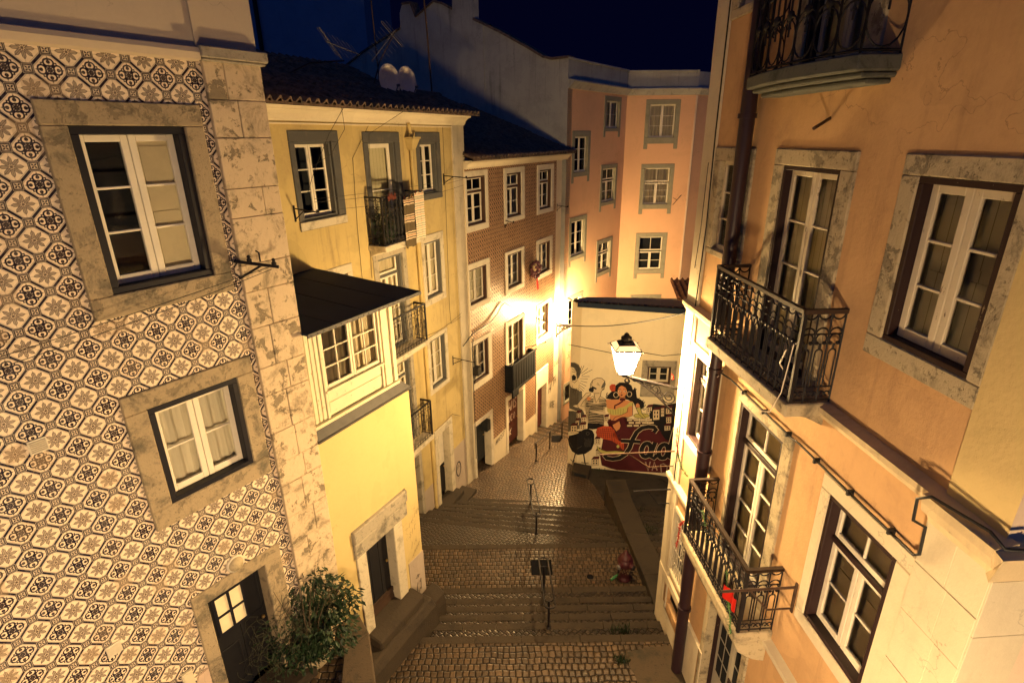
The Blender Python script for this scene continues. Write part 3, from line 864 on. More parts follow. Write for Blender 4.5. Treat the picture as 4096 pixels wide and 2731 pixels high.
Pc 0.53,1.05 0.69,1.09 0.71,0.97 0.44,0.68 0.32,0.46 0.48,0.46 0.53,0.28 0.27,0.38 0.18,0.49
Rk0.012 0.69,0.98 0.44,0.68 0.34,0.48 0.48,0.46
Rk0.012 0.53,1.03 0.18,0.49 0.25,0.41 0.42,0.28
Rk0.009 0.51,1 0.63,1.05 0.71,1.02 0.69,0.93 0.57,0.91
Pc 0.61,0.28 1.18,0.34 1.28,0.27 1.28,0.12 1.09,0.14 0.66,0.25 0.55,0.17
Rk0.012 0.55,0.17 0.66,0.26 1.09,0.14 1.3,0.12
Rk0.012 0.65,0.3 1.18,0.31
Pk 1.59,1.37 1.73,1.5 2.02,1.5 2.17,1.39 2.23,1.22 2.33,1.29 2.35,1.11 2.4,0.9 2.54,0.83 2.66,0.73 2.69,0.55 2.6,0.43 2.57,0.36 2.44,0.35 2.29,0.68 2.06,0.81 1.48,0.79 1.27,0.82 1.32,0.93 1.39,1.04 1.46,1.12 1.59,1.23
Rk0.018 2.36,1.26 2.35,1.22 2.33,1.21 2.3,1.21 2.28,1.24 2.28,1.27 2.29,1.3 2.32,1.3
Rk0.018 2.55,0.83 2.54,0.8 2.52,0.78 2.49,0.79 2.47,0.81 2.46,0.85 2.48,0.87 2.51,0.88
Rk0.018 2.7,0.75 2.69,0.71 2.67,0.7 2.64,0.7 2.62,0.73 2.61,0.76 2.63,0.79 2.66,0.8
Rk0.018 2.74,0.62 2.73,0.59 2.71,0.57 2.68,0.58 2.66,0.6 2.65,0.64 2.67,0.66 2.7,0.67
Rk0.018 2.74,0.46 2.73,0.42 2.71,0.41 2.67,0.41 2.65,0.44 2.65,0.47 2.67,0.5 2.7,0.51
Rk0.018 1.37,1.01 1.36,0.97 1.33,0.96 1.3,0.96 1.28,0.99 1.28,1.02 1.3,1.05 1.33,1.06
Rk0.018 1.36,0.9 1.35,0.87 1.32,0.85 1.29,0.85 1.27,0.88 1.27,0.91 1.29,0.94 1.32,0.95
Ps 1.27,0.79 1.74,0.79 1.78,0.91 1.96,0.92 2,0.78 2.26,0.73 2.28,0.15 2.17,0.08 1.84,0.05 1.66,-0.08 1.53,-0.09 1.44,0.02 1.46,0.13 1.34,0.31
Ps 0.55,0.81 0.63,0.88 0.73,0.82 0.67,0.71 0.59,0.72
Ps 2.03,1.14 2.02,1.04 1.98,0.96 1.93,0.9 1.86,0.88 1.79,0.9 1.73,0.95 1.69,1.03 1.67,1.13 1.68,1.22 1.71,1.3 1.77,1.36 1.83,1.38 1.9,1.37 1.96,1.31 2.01,1.23
Pk 1.64,1.27 1.7,1.4 1.87,1.35 2.02,1.25 2.04,1.32 1.89,1.45 1.7,1.46
Rk0.012 2.03,1.14 2.02,1.04 1.98,0.96 1.93,0.9 1.86,0.88 1.79,0.9 1.73,0.95 1.69,1.03 1.67,1.13 1.68,1.22 1.71,1.3 1.77,1.36 1.83,1.38 1.9,1.37 1.96,1.31 2.01,1.23 2.03,1.14
Pc 1.81,1.14 1.79,1.11 1.75,1.1 1.71,1.11 1.69,1.13 1.71,1.16 1.75,1.17 1.79,1.16
Pk 1.78,1.14 1.78,1.12 1.76,1.11 1.75,1.12 1.74,1.14 1.74,1.15 1.76,1.16 1.78,1.15
Rk0.009 1.68,1.22 1.74,1.24 1.81,1.21
Pc 2.01,1.14 1.99,1.12 1.95,1.11 1.91,1.12 1.89,1.14 1.91,1.16 1.95,1.17 1.99,1.17
Pk 1.98,1.14 1.98,1.13 1.96,1.12 1.94,1.12 1.94,1.14 1.94,1.16 1.96,1.17 1.97,1.16
Rk0.009 1.87,1.22 1.94,1.25 2.01,1.22
Pm 1.78,0.99 1.83,1.01 1.89,1 1.84,0.95
Rk0.009 1.83,1.13 1.81,1.05 1.85,1.05
Rc0.015 1.72,0.99 1.71,0.94 1.68,0.9 1.64,0.88 1.59,0.89 1.56,0.93 1.54,0.98 1.55,1.04 1.58,1.08 1.62,1.1 1.67,1.08 1.7,1.04 1.72,0.99
Rc0.015 2.2,1.04 2.19,0.98 2.16,0.94 2.12,0.93 2.08,0.94 2.04,0.98 2.03,1.03 2.04,1.08 2.07,1.13 2.11,1.14 2.15,1.13 2.19,1.09 2.2,1.04
Pr 1.37,1.33 1.45,1.42 1.58,1.42 1.59,1.3 1.59,1.14 1.46,1.12 1.39,1.21
Rk0.009 1.58,1.37 1.45,1.33 1.52,1.23 1.43,1.19
Pm 1.77,0.86 1.98,0.87 1.97,0.75 1.79,0.75
Rm0.061 1.9,0.75 1.75,0.62 1.61,0.54 1.61,0.41
Py 1.32,0.46 1.4,0.4 1.5,0.4 1.63,0.37 1.77,0.46 1.95,0.5 2.09,0.63 2.16,0.71 2.27,0.71 2.29,0.57 2.14,0.53 2.07,0.43 2.05,0.26 1.9,0.17 1.71,0.14 1.51,0.14 1.36,0.26
Rk0.006 1.45,0.35 1.48,0.17
Rk0.006 1.55,0.37 1.57,0.17
Rk0.006 1.65,0.38 1.66,0.18
Rk0.006 1.74,0.4 1.75,0.18
Rk0.006 1.84,0.41 1.84,0.18
Rk0.006 1.94,0.43 1.93,0.19
Rk0.012 2.1,0.49 2.09,0.3 1.86,0.15 1.65,0.06 1.56,-0.09
Rk0.012 2.26,0.68 2.29,0.15 2.14,0.08 1.88,0.07
Ps 1.57,-0.28 1.82,-0.1 1.88,-0.3 1.84,-0.45 1.73,-0.55 1.62,-0.39
Rk0.012 1.82,-0.1 1.88,-0.3 1.84,-0.45 1.73,-0.55
Pr 0.95,-0.61 1.01,-0.43 1.24,-0.33 1.5,-0.34 1.65,-0.5 1.61,-0.71 1.84,-0.95 2.04,-1.04 2.06,-1.33 1.99,-1.37 1.85,-1.14 1.57,-0.96 1.2,-0.88 1.01,-0.78
Rk0.008 0.99,-0.45 1,-0.81
Rk0.008 1.06,-0.43 1.09,-0.83
Rk0.008 1.13,-0.45 1.17,-0.85
Rk0.008 1.2,-0.42 1.26,-0.86
Rk0.008 1.28,-0.44 1.34,-0.88
Rk0.008 1.35,-0.41 1.42,-0.89
Rk0.008 1.42,-0.43 1.51,-0.91
Rk0.008 1.5,-0.41 1.59,-0.92
Rk0.008 1.57,-0.43 1.68,-0.94
Rk0.008 0.97,-0.51 1.63,-0.44
Rk0.008 0.97,-0.59 1.63,-0.53
Rk0.008 0.97,-0.66 1.63,-0.61
Rk0.008 0.98,-0.74 1.64,-0.69
Rk0.008 0.98,-0.82 1.64,-0.78
Rk0.008 1.56,-0.85 1.61,-1
Rk0.008 1.67,-0.91 1.71,-1.08
Rk0.008 1.77,-0.98 1.81,-1.16
Rk0.008 1.87,-1.04 1.92,-1.24
Rk0.008 1.98,-1.11 2.02,-1.32
Pm 1.23,-0.9 1.57,-1 1.88,-1.18 2.03,-1.37 1.73,-1.42 1.39,-1.4 1.23,-1.25
Py 1.01,-1.2 1.14,-1.35 1.39,-1.44 1.73,-1.4 2.08,-1.42 2.09,-1.6 1.74,-1.58 1.33,-1.57 1.14,-1.49 1.04,-1.34
Rk0.012 1.01,-1.2 1.14,-1.35 1.39,-1.44 1.73,-1.4 2.08,-1.42 2.09,-1.6 1.74,-1.58 1.33,-1.57 1.14,-1.49 1.04,-1.34 1.01,-1.2
Py 1.88,-1.2 1.87,-1.24 1.84,-1.27 1.81,-1.27 1.78,-1.24 1.77,-1.2 1.78,-1.16 1.8,-1.14 1.84,-1.13 1.86,-1.16
Pk 1.81,-0.72 1.84,-0.69 1.86,-0.73 1.84,-0.77
Pk 2.86,0.55 3.03,0.67 3.38,0.63 3.85,0.74 3.99,-0.78 3.7,-0.67 3.38,-0.5 3.23,-0.26 2.97,-0.2 2.94,0.12
Py 2.91,0.17 2.89,0.13 2.85,0.1 2.77,0.08 2.68,0.06 2.57,0.06 2.48,0.06 2.4,0.08 2.35,0.11 2.33,0.15 2.34,0.18 2.39,0.22 2.47,0.24 2.56,0.26 2.66,0.26 2.76,0.25 2.84,0.23 2.89,0.21
Rk0.012 2.91,0.17 2.89,0.13 2.85,0.1 2.77,0.08 2.68,0.06 2.57,0.06 2.48,0.06 2.4,0.08 2.35,0.11 2.33,0.15 2.34,0.18 2.39,0.22 2.47,0.24 2.56,0.26 2.66,0.26 2.76,0.25 2.84,0.23 2.89,0.21 2.91,0.17
Py 2.4,0.46 2.55,0.51 2.63,0.25 2.79,0.07 2.72,0.03 2.52,0.21
Ps 2.38,0.5 2.38,0.63 2.45,0.68 2.52,0.61 2.53,0.49
Rk0.012 2.4,0.46 2.52,0.21 2.72,0.03 2.79,0.07 2.63,0.25 2.55,0.51
Pc 3.02,0.41 3.26,0.44 3.29,0.02 3.05,-0.01
Rk0.009 3.02,0.41 3.26,0.44 3.29,0.02 3.05,-0.01 3.02,0.41
Pm 2.99,0.41 3.08,0.52 3.29,0.55 3.27,0.44
Rk0.009 2.99,0.41 3.08,0.52 3.29,0.55 3.27,0.44 2.99,0.41
Pk 3.07,0.36 3.11,0.37 3.12,0.26 3.08,0.25
Pk 3.08,0.19 3.13,0.2 3.13,0.1 3.09,0.09
Pk 3.17,0.36 3.21,0.37 3.22,0.27 3.17,0.26
Pk 3.18,0.2 3.22,0.21 3.23,0.11 3.19,0.1
Pc 2.79,0.51 2.98,0.54 2.99,0.3 2.8,0.27
Rk0.009 2.79,0.51 2.98,0.54 2.99,0.3 2.8,0.27 2.79,0.51
Pm 2.76,0.51 2.84,0.62 3.01,0.65 2.99,0.54
Rk0.009 2.76,0.51 2.84,0.62 3.01,0.65 2.99,0.54 2.76,0.51
Pk 2.83,0.48 2.86,0.49 2.87,0.43 2.83,0.43
Pk 2.83,0.4 2.87,0.4 2.87,0.35 2.84,0.34
Pk 2.9,0.49 2.94,0.49 2.94,0.44 2.91,0.43
Pk 2.91,0.4 2.94,0.4 2.95,0.35 2.91,0.34
Pc 3.3,0.5 3.43,0.52 3.45,0.17 3.33,0.15
Rk0.009 3.3,0.5 3.43,0.52 3.45,0.17 3.33,0.15 3.3,0.5
Pm 3.28,0.49 3.33,0.6 3.46,0.63 3.44,0.52
Rk0.009 3.28,0.49 3.33,0.6 3.46,0.63 3.44,0.52 3.28,0.49
Pk 3.33,0.45 3.35,0.46 3.36,0.38 3.34,0.37
Pk 3.34,0.32 3.36,0.33 3.37,0.24 3.35,0.24
Pk 3.38,0.45 3.4,0.46 3.41,0.38 3.39,0.37
Pk 3.39,0.32 3.41,0.33 3.42,0.25 3.4,0.24
Pc 3.48,0.5 3.7,0.53 3.72,0.29 3.5,0.26
Rk0.009 3.48,0.5 3.7,0.53 3.72,0.29 3.5,0.26 3.48,0.5
Pm 3.45,0.5 3.53,0.61 3.72,0.64 3.71,0.53
Rk0.009 3.45,0.5 3.53,0.61 3.72,0.64 3.71,0.53 3.45,0.5
Pk 3.52,0.47 3.56,0.48 3.57,0.42 3.53,0.42
Pk 3.53,0.39 3.57,0.39 3.57,0.34 3.53,0.33
Pk 3.61,0.48 3.65,0.48 3.66,0.43 3.62,0.42
Pk 3.62,0.39 3.66,0.4 3.66,0.34 3.62,0.33
Pc 3.52,0.14 3.71,0.17 3.74,-0.11 3.55,-0.14
Rk0.009 3.52,0.14 3.71,0.17 3.74,-0.11 3.55,-0.14 3.52,0.14
Pm 3.5,0.13 3.57,0.24 3.74,0.27 3.73,0.16
Rk0.009 3.5,0.13 3.57,0.24 3.74,0.27 3.73,0.16 3.5,0.13
Pk 3.56,0.1 3.6,0.11 3.6,0.04 3.57,0.04
Pk 3.57,-0 3.61,0.01 3.61,-0.06 3.58,-0.07
Pk 3.64,0.11 3.67,0.11 3.68,0.05 3.65,0.04
Pk 3.65,0 3.68,0.01 3.69,-0.06 3.65,-0.06
Pc 3.49,-0.23 3.71,-0.2 3.73,-0.41 3.51,-0.44
Rk0.009 3.49,-0.23 3.71,-0.2 3.73,-0.41 3.51,-0.44 3.49,-0.23
Pm 3.46,-0.24 3.55,-0.13 3.74,-0.1 3.73,-0.21
Rk0.009 3.46,-0.24 3.55,-0.13 3.74,-0.1 3.73,-0.21 3.46,-0.24
Pk 3.54,-0.26 3.58,-0.25 3.58,-0.3 3.54,-0.31
Pk 3.54,-0.33 3.58,-0.33 3.59,-0.37 3.55,-0.38
Pk 3.63,-0.25 3.67,-0.25 3.67,-0.3 3.63,-0.3
Pk 3.63,-0.33 3.67,-0.32 3.68,-0.37 3.64,-0.38
Pk 2.92,0.37 3.02,0.38 3.05,0.05 2.98,0.04
Pc 2.09,0.01 2.29,0.02 2.29,-0.08 2.1,-0.09
Rk0.012 2.09,0.01 2.29,0.02 2.29,-0.08 2.1,-0.09 2.09,0.01
Pc 2.16,-0.11 2.36,-0.1 2.37,-0.2 2.17,-0.21
Rk0.012 2.16,-0.11 2.36,-0.1 2.37,-0.2 2.17,-0.21 2.16,-0.11
Pc 2.11,-0.24 2.3,-0.23 2.31,-0.32 2.11,-0.33
Rk0.012 2.11,-0.24 2.3,-0.23 2.31,-0.32 2.11,-0.33 2.11,-0.24
Pc 2.34,0.02 2.53,0.03 2.54,-0.07 2.34,-0.08
Rk0.012 2.34,0.02 2.53,0.03 2.54,-0.07 2.34,-0.08 2.34,0.02
Pc 2.41,-0.1 2.6,-0.09 2.61,-0.19 2.41,-0.2
Rk0.012 2.41,-0.1 2.6,-0.09 2.61,-0.19 2.41,-0.2 2.41,-0.1
Pc 2.35,-0.23 2.55,-0.22 2.55,-0.31 2.36,-0.32
Rk0.012 2.35,-0.23 2.55,-0.22 2.55,-0.31 2.36,-0.32 2.35,-0.23
Pc 2.58,0.03 2.77,0.04 2.78,-0.06 2.58,-0.07
Rk0.012 2.58,0.03 2.77,0.04 2.78,-0.06 2.58,-0.07 2.58,0.03
Pc 2.65,-0.09 2.85,-0.08 2.85,-0.18 2.66,-0.19
Rk0.012 2.65,-0.09 2.85,-0.08 2.85,-0.18 2.66,-0.19 2.65,-0.09
Pc 2.6,-0.22 2.79,-0.21 2.8,-0.3 2.6,-0.31
Rk0.012 2.6,-0.22 2.79,-0.21 2.8,-0.3 2.6,-0.31 2.6,-0.22
Pc 2.82,0.04 3.01,0.05 3.02,-0.05 2.83,-0.06
Rk0.012 2.82,0.04 3.01,0.05 3.02,-0.05 2.83,-0.06 2.82,0.04
Pc 2.89,-0.08 3.09,-0.07 3.1,-0.17 2.9,-0.18
Rk0.012 2.89,-0.08 3.09,-0.07 3.1,-0.17 2.9,-0.18 2.89,-0.08
Pc 2.84,-0.21 3.03,-0.2 3.04,-0.29 2.85,-0.3
Rk0.012 2.84,-0.21 3.03,-0.2 3.04,-0.29 2.85,-0.3 2.84,-0.21
Rc0.138 3.12,-0.53 3.2,-0.41 3.11,-0.31 2.91,-0.29 2.67,-0.36 2.49,-0.54 2.36,-0.85 2.27,-1.24 2.13,-1.52 1.91,-1.71 1.65,-1.77 1.42,-1.74 1.35,-1.65 1.4,-1.59
Rc0.12 1.93,-0.95 2.3,-0.95 2.65,-0.96
Rc0.144 3.07,-1.35 3.05,-1.45 3.01,-1.53 2.95,-1.58 2.89,-1.61 2.83,-1.59 2.78,-1.54 2.74,-1.46 2.73,-1.37 2.73,-1.26 2.76,-1.17 2.8,-1.08 2.85,-1.03 2.91,-1.01 2.97,-1.02 3.02,-1.07 3.06,-1.15 3.08,-1.24 3.07,-1.35
Rc0.138 3.21,-0.96 3.12,-1.32 3.09,-1.59 3.21,-1.67 3.33,-1.5
Rc0.144 3.72,-1.38 3.69,-1.48 3.65,-1.56 3.6,-1.62 3.54,-1.64 3.48,-1.63 3.43,-1.58 3.39,-1.5 3.38,-1.4 3.38,-1.29 3.4,-1.19 3.44,-1.11 3.5,-1.05 3.56,-1.03 3.62,-1.04 3.67,-1.09 3.7,-1.17 3.72,-1.27 3.72,-1.38
Rc0.138 3.91,-0.29 3.8,-1.05 3.76,-1.56 3.87,-1.65 3.99,-1.47
Rc0.144 4.44,-1.34 4.42,-1.44 4.38,-1.53 4.32,-1.58 4.26,-1.6 4.2,-1.59 4.15,-1.54 4.11,-1.46 4.09,-1.36 4.09,-1.26 4.11,-1.16 4.16,-1.07 4.21,-1.02 4.27,-1 4.33,-1.01 4.39,-1.06 4.42,-1.14 4.44,-1.24 4.44,-1.34
Rk0.11 3.12,-0.53 3.2,-0.41 3.11,-0.31 2.91,-0.29 2.67,-0.36 2.49,-0.54 2.36,-0.85 2.27,-1.24 2.13,-1.52 1.91,-1.71 1.65,-1.77 1.42,-1.74 1.35,-1.65 1.4,-1.59
Rk0.092 1.93,-0.95 2.3,-0.95 2.65,-0.96
Rk0.117 3.07,-1.35 3.05,-1.45 3.01,-1.53 2.95,-1.58 2.89,-1.61 2.83,-1.59 2.78,-1.54 2.74,-1.46 2.73,-1.37 2.73,-1.26 2.76,-1.17 2.8,-1.08 2.85,-1.03 2.91,-1.01 2.97,-1.02 3.02,-1.07 3.06,-1.15 3.08,-1.24 3.07,-1.35
Rk0.11 3.21,-0.96 3.12,-1.32 3.09,-1.59 3.21,-1.67 3.33,-1.5
Rk0.117 3.72,-1.38 3.69,-1.48 3.65,-1.56 3.6,-1.62 3.54,-1.64 3.48,-1.63 3.43,-1.58 3.39,-1.5 3.38,-1.4 3.38,-1.29 3.4,-1.19 3.44,-1.11 3.5,-1.05 3.56,-1.03 3.62,-1.04 3.67,-1.09 3.7,-1.17 3.72,-1.27 3.72,-1.38
Rk0.11 3.91,-0.29 3.8,-1.05 3.76,-1.56 3.87,-1.65 3.99,-1.47
Rk0.117 4.44,-1.34 4.42,-1.44 4.38,-1.53 4.32,-1.58 4.26,-1.6 4.2,-1.59 4.15,-1.54 4.11,-1.46 4.09,-1.36 4.09,-1.26 4.11,-1.16 4.16,-1.07 4.21,-1.02 4.27,-1 4.33,-1.01 4.39,-1.06 4.42,-1.14 4.44,-1.24 4.44,-1.34
Rt0.052 2.91,-1.83 3.04,-2.24 3.09,-1.81
Rt0.052 3.19,-2.21 3.24,-1.82 3.38,-2.2
Rt0.052 3.21,-2.08 3.34,-2.07
Rt0.052 3.49,-1.92 3.55,-2.34 3.74,-2.25 3.75,-1.99 3.59,-1.88 3.49,-1.92
Rt0.052 3.86,-1.9 3.92,-2.34
Rt0.052 4.01,-1.9 4.04,-2.29 4.23,-2.28 4.19,-1.89 4.01,-1.9
'''
ZB_LT = 0.
M['azulejo'] = azulejo(); M['brown_tile'] = brown_tile()
M['pale_stone'] = stone('pale_limestone', (.56,.50,.38), (.24,.21,.155), .75)
M['lt_stone'] = stone('lioz_surround_stone', (.38,.305,.2), (.15,.13,.095), 1.1, pit=30, bump=.9, patch=.5)
M['block_stone'] = stone('pilaster_stone', (.60,.48,.33), (.23,.19,.13), .9, bump=1., pit=8, patch=.85)
M['grey_stone'] = stone('grey_weathered_stone', (.36,.32,.25), (.13,.12,.10), .9, patch=.6)
M['dark_surround'] = stone('dark_painted_surround', (.085,.085,.085), (.16,.14,.11), .6)
M['p_surround'] = plain('grey_green_surround', (.27,.26,.20), .85, .2, 0, .35, 3.)
M['b_surround'] = stone('white_surround_stone', (.66,.60,.48), (.40,.35,.27), .5)
M['lt_plaster'] = plaster('pale_upper_plaster', (.54,.45,.34), (.36,.30,.24), .4, .2, bump=.15)
M['cream_plaster'] = plaster('cream_plaster', (.68,.60,.44), (.42,.35,.24), .55, .35)
M['bu_yellow'] = plaster('fresh_yellow_plaster', (.56,.44,.205), (.43,.33,.15), .5, .5, bump=.22)
M['y_yellow'] = plaster('old_yellow_plaster', (.53,.415,.185), (.25,.19,.10), .85, .9, bump=.4)
M['grey_dado'] = plaster('grey_pink_dado_paint', (.42,.35,.29), (.27,.23,.2), .6, .4, bump=.25)
M['y_pil'] = plaster('stained_grey_plaster', (.50,.44,.33), (.24,.21,.17), .8, .8, bump=.3)
M['salmon'] = plaster('salmon_plaster', (.72,.44,.27), (.50,.30,.19), .4, .35, bump=.12)
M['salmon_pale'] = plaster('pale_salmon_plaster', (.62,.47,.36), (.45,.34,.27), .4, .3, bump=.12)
M['gable'] = plaster('whitewashed_gable_plaster', (.36,.36,.35), (.13,.13,.13), .7, .9, bump=.2)
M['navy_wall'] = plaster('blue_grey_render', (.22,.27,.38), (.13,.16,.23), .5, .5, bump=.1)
M['orange'] = plaster('orange_rough_plaster', (.62,.39,.20), (.32,.195,.105), .85, .7, bump=.7, fine=26)
M['ochre'] = plaster('yellow_ochre_quoin_plaster', (.67,.52,.25), (.40,.30,.15), .6, .4, bump=.75, fine=26)
M['pinkish'] = plaster('pale_pink_plaster', (.72,.58,.44), (.6,.42,.3), .4, .3, bump=.4)
M['rf_stone'] = stone('orange_house_stone', (.50,.42,.28), (.19,.165,.12), 1., pit=15, bump=.9, patch=.6)
M['rf_cornice'] = plaster('weathered_cornice', (.66,.53,.33), (.16,.14,.11), .75, .5, bump=.4)
M['white_wood'] = paint('white_painted_wood', (.74,.68,.56), None, rough=.45)
M['worn_white'] = paint('flaking_white_wood', (.64,.56,.42), (.20,.15,.10), .62)
M['veranda_white'] = paint('peeling_cream_wood', (.62,.55,.38), (.27,.075,.02), .63)
M['dark_jamb'] = paint('dark_navy_jamb', (.006,.006,.013), None, rough=.55)
M['brown_jamb'] = paint('flaking_oxblood_jamb', (.026,.011,.012), (.36,.28,.17), .655)
M['b_jamb'] = paint('brown_jamb_paint', (.06,.03,.022), None)
M['grey_jamb'] = paint('slate_grey_jamb', (.10,.10,.095), None)
M['dark_door'] = paint('near_black_door', (.008,.008,.011), (.10,.085,.06), .74, .6)
M['green_door'] = paint('blue_grey_door', (.022,.026,.03), None, .6)
M['red_door'] = paint('oxblood_door', (.09,.022,.02), None, .5)
M['grey_door'] = paint('pale_grey_door', (.42,.39,.32), None, .5)
M['brass'] = plain('aged_brass', (.5,.34,.12), .35, .5, .9)
M['iron'] = plain('wrought_iron', (.012,.010,.013), .6, .3, .1, .4)
M['rust_iron'] = plain('rusty_iron', (.08,.045,.03), .7, .4, .2, .5)
M['dark_wood'] = paint('dark_rail_wood', (.045,.026,.018), (.22,.15,.09), .72)
M['glass'] = glass()
M['curtain'] = curtain('net_curtain', (.58,.50,.36)); M['veil'] = curtain('white_net_curtain', (.74,.68,.54))
M['shutter'] = plain('cream_inner_shutter', (.80,.70,.48), .7, .2, 0, .2, 3.); M['grey_shutter'] = boards('grey_green_inner_shutter', (.56,.51,.36), .13)
M['dark_inside'] = plain('dark_interior', (.02,.022,.028), .9, .1)
M['pipe'] = plain('dark_maroon_pipe', (.03,.013,.02), .4, .5, 0, .3)
M['cable'] = plain('black_cable', (.014,.014,.016), .6, .4)
M['roof_tile'] = rooftile('clay_roof_tile', (.17,.115,.085)); M['roof_edge'] = rooftile('orange_roof_tile', (.3,.13,.06))
M['roof_sheet'] = plain('dark_roofing_felt', (.011,.021,.042), .8, .3, 0, .4, 2.)
M['lead'] = plain('dark_lead_flashing', (.055,.05,.048), .6, .35, 0, .5)
M['cobble'] = cobble('limestone_setts', .135, (.078,.049,.026), (.005,.004,.003))
M['cobble_small'] = cobble('diagonal_setts', .105, (.044,.029,.017), (.004,.003,.003), pi/4, wet=.06)
M['cobble_far'] = cobble('street_setts', .13, (.095,.056,.028), (.005,.004,.003), .25, wet=.12)
M['step_stone'] = stone('worn_step_stone', (.045,.034,.024), (.026,.021,.017), .85, bump=.5)
M['concrete'] = stone('patched_concrete', (.075,.054,.036), (.032,.033,.025), .95, bump=.6)
M['dirt'] = stone('dark_weedy_ground', (.05,.042,.033), (.018,.017,.013), .9)
M['iron_plate'] = plain('cast_iron_plate', (.008,.008,.010), .95, .05)
M['hood'] = emit('glowing_lantern_hood', (1., .62, .28), 1.6); M['box_black'] = plain('black_balcony_panel', (.008,.010,.014), .7, .2); M['lamp'] = emit('lit_lantern_glass', (1., .655, .275), 1150.)  # hood gets its own emission in place of the lamp's glare
M['lamp_near'] = emit('near_lantern_glass', (1., .665, .325), 1180.)
M['lamp_far'] = emit('far_lantern_glass', (1., .645, .27), 2300.)
M['mural_wall'] = plaster('bright_cream_wall', (.80,.70,.49), (.55,.45,.3), .45, .6, bump=.25); M['dish'] = plain('satellite_dish_paint', (.82,.72,.58), .6, .3, 0, .35)
M['alu'] = plain('dull_aluminium', (.16,.155,.15), .6, .4, .3)
M['leaf'] = leafm('dark_green_leaf', (.015,.040,.013)); M['leaf2'] = leafm('dry_vine', (.045,.045,.025))
M['bark'] = plain('twig_bark', (.09,.065,.04), .9)
M['red_tinsel'] = plain('red_tinsel', (.50,.03,.015), .4, .5, .2, .3); M['green_tinsel'] = plain('green_tinsel', (.09,.20,.05), .4, .5, .2, .3)
M['rug_red'] = plain('faded_red_cloth', (.13,.04,.03), .9, .1); M['slab_dark'] = stone('dark_slab_stone', (.11,.115,.10), (.04,.045,.04), .8)  # slab stone darker than that of the other balconies
M['red_cloth'] = plain('red_cloth', (.55,.02,.012), .9, .1, 0, .2); M['hydrant'] = plain('hydrant_red', (.045,.005,.010), .5, .5, 0, .4)
M['cloth_a'] = cloth('brown_striped_rug', [(0,(.11,.085,.05)), (.48,(.60,.48,.33)), (.56,(.05,.03,.03)), (.62,(.62,.5,.34)), (.68,(.30,.12,.07)), (.73,(.6,.48,.32)), (.8,(.05,.035,.03)), (.86,(.62,.5,.34)), (.93,(.1,.07,.05))], .42)
M['cloth_b'] = cloth('pale_striped_rug', [(0,(.72,.60,.44)), (.22,(.24,.28,.24)), (.34,(.72,.62,.46)), (.56,(.60,.30,.2)), (.66,(.7,.6,.45)), (.86,(.35,.33,.27))], .17)
M['white_metal'] = plain('white_painted_metal', (.66,.60,.48), .5, .4)
M['ink'] = plain('black_spray_paint', (.012,.011,.014), .6, .3, 0, .3); M['ink_grey'] = plain('faded_marker', (.13,.10,.06), .8); M['white_spray'] = plain('pale_spray_paint', (.6,.5,.42), .8)
M['pot'] = stone('stone_planter', (.48,.40,.26), (.2,.17,.11), .7); M['wreath_flower'] = plain('dried_flower', (.13,.05,.06), .9); M['wreath_tan'] = plain('dried_straw', (.42,.32,.18), .9)
M['bottle'] = Mat('green_bottle_glass', .08, .6).mat; M['bottle'].node_tree.nodes['Principled BSDF'].inputs['Base Color'].default_value = (.05,.16,.07,1)
MP = {'k': plain('mural_black', (.014,.013,.016), .8, .2, 0, .2), 'c': plaster('mural_cream', (.66,.54,.36), (.5,.4,.26), .3, .2, bump=.2), 'm': plain('mural_maroon', (.085,.016,.022), .8, .2, 0, .35, 3.),
 'r': plain('mural_red', (.52,.085,.035), .8, .2, 0, .25), 's': plain('mural_tan', (.62,.27,.12), .8, .2, 0, .15), 'y': plain('mural_yellow', (.52,.47,.15), .8, .2, 0, .2), 'g': plain('mural_grey', (.13,.12,.1), .8, .2, 0, .4), 't': plain('mural_pale_lettering', (.42,.30,.22), .8, .2, 0, .4)}

# ================================================================== tiled house (left)
lt = LT.root('tiled_house', 'tall house covered in blue and cream patterned tiles with a pale stone corner pilaster', 'house')
w_ = window(lt, rect(2.19,3.80,8.15,10.40), rect(2.43,3.58,8.40,10.16), .085, 'dark_jamb', 'white_wood', 'lt_stone', 2, 3, v=.12, back='dark', name='window', st=.075, gap=.1)
# right leaf of the upper window is backed by a cream shutter
sh = MB(); sh.face([(3.02,.19,8.47),(3.55,.19,8.47),(3.55,.19,10.12),(3.02,.19,10.12)]); sh.box(3.12,3.44,.178,.189,8.62,9.22); sh.box(3.12,3.44,.178,.189,9.35,9.95)
sh.build('shutter', M['shutter'], w_)
window(lt, rect(2.20,3.83,5.33,7.21), rect(2.45,3.59,5.61,6.97), .075, 'dark_jamb', 'white_wood', 'lt_stone', 2, 2, v=.10, back='veil', st=.075)
dl = door(lt, rect(2.35,3.72,1.5,4.08), rect(2.55,3.43,1.78,3.86), 'dark_door', 'lt_stone', v=.2, boards_=2, panels=2)
g = MB(); g.box(2.68,3.14,.168,.186,3.02,3.68); g.build('pane', M['shutter'], dl)
g = MB()
for k in range(3): g.box(2.66+.22*k, 2.70+.22*k, .15, .166, 3.0, 3.7)
for z in (3.0, 3.32, 3.67): g.box(2.66, 3.15, .148, .163, z, z+.035)
g.build('grille', M['dark_jamb'], dl)
hl = HOLES[lt.name]
wall(lt, 'tiled_wall', M['azulejo'], -2.2, 3.92, 0, 10.88, hl, depth=4, ends=False)
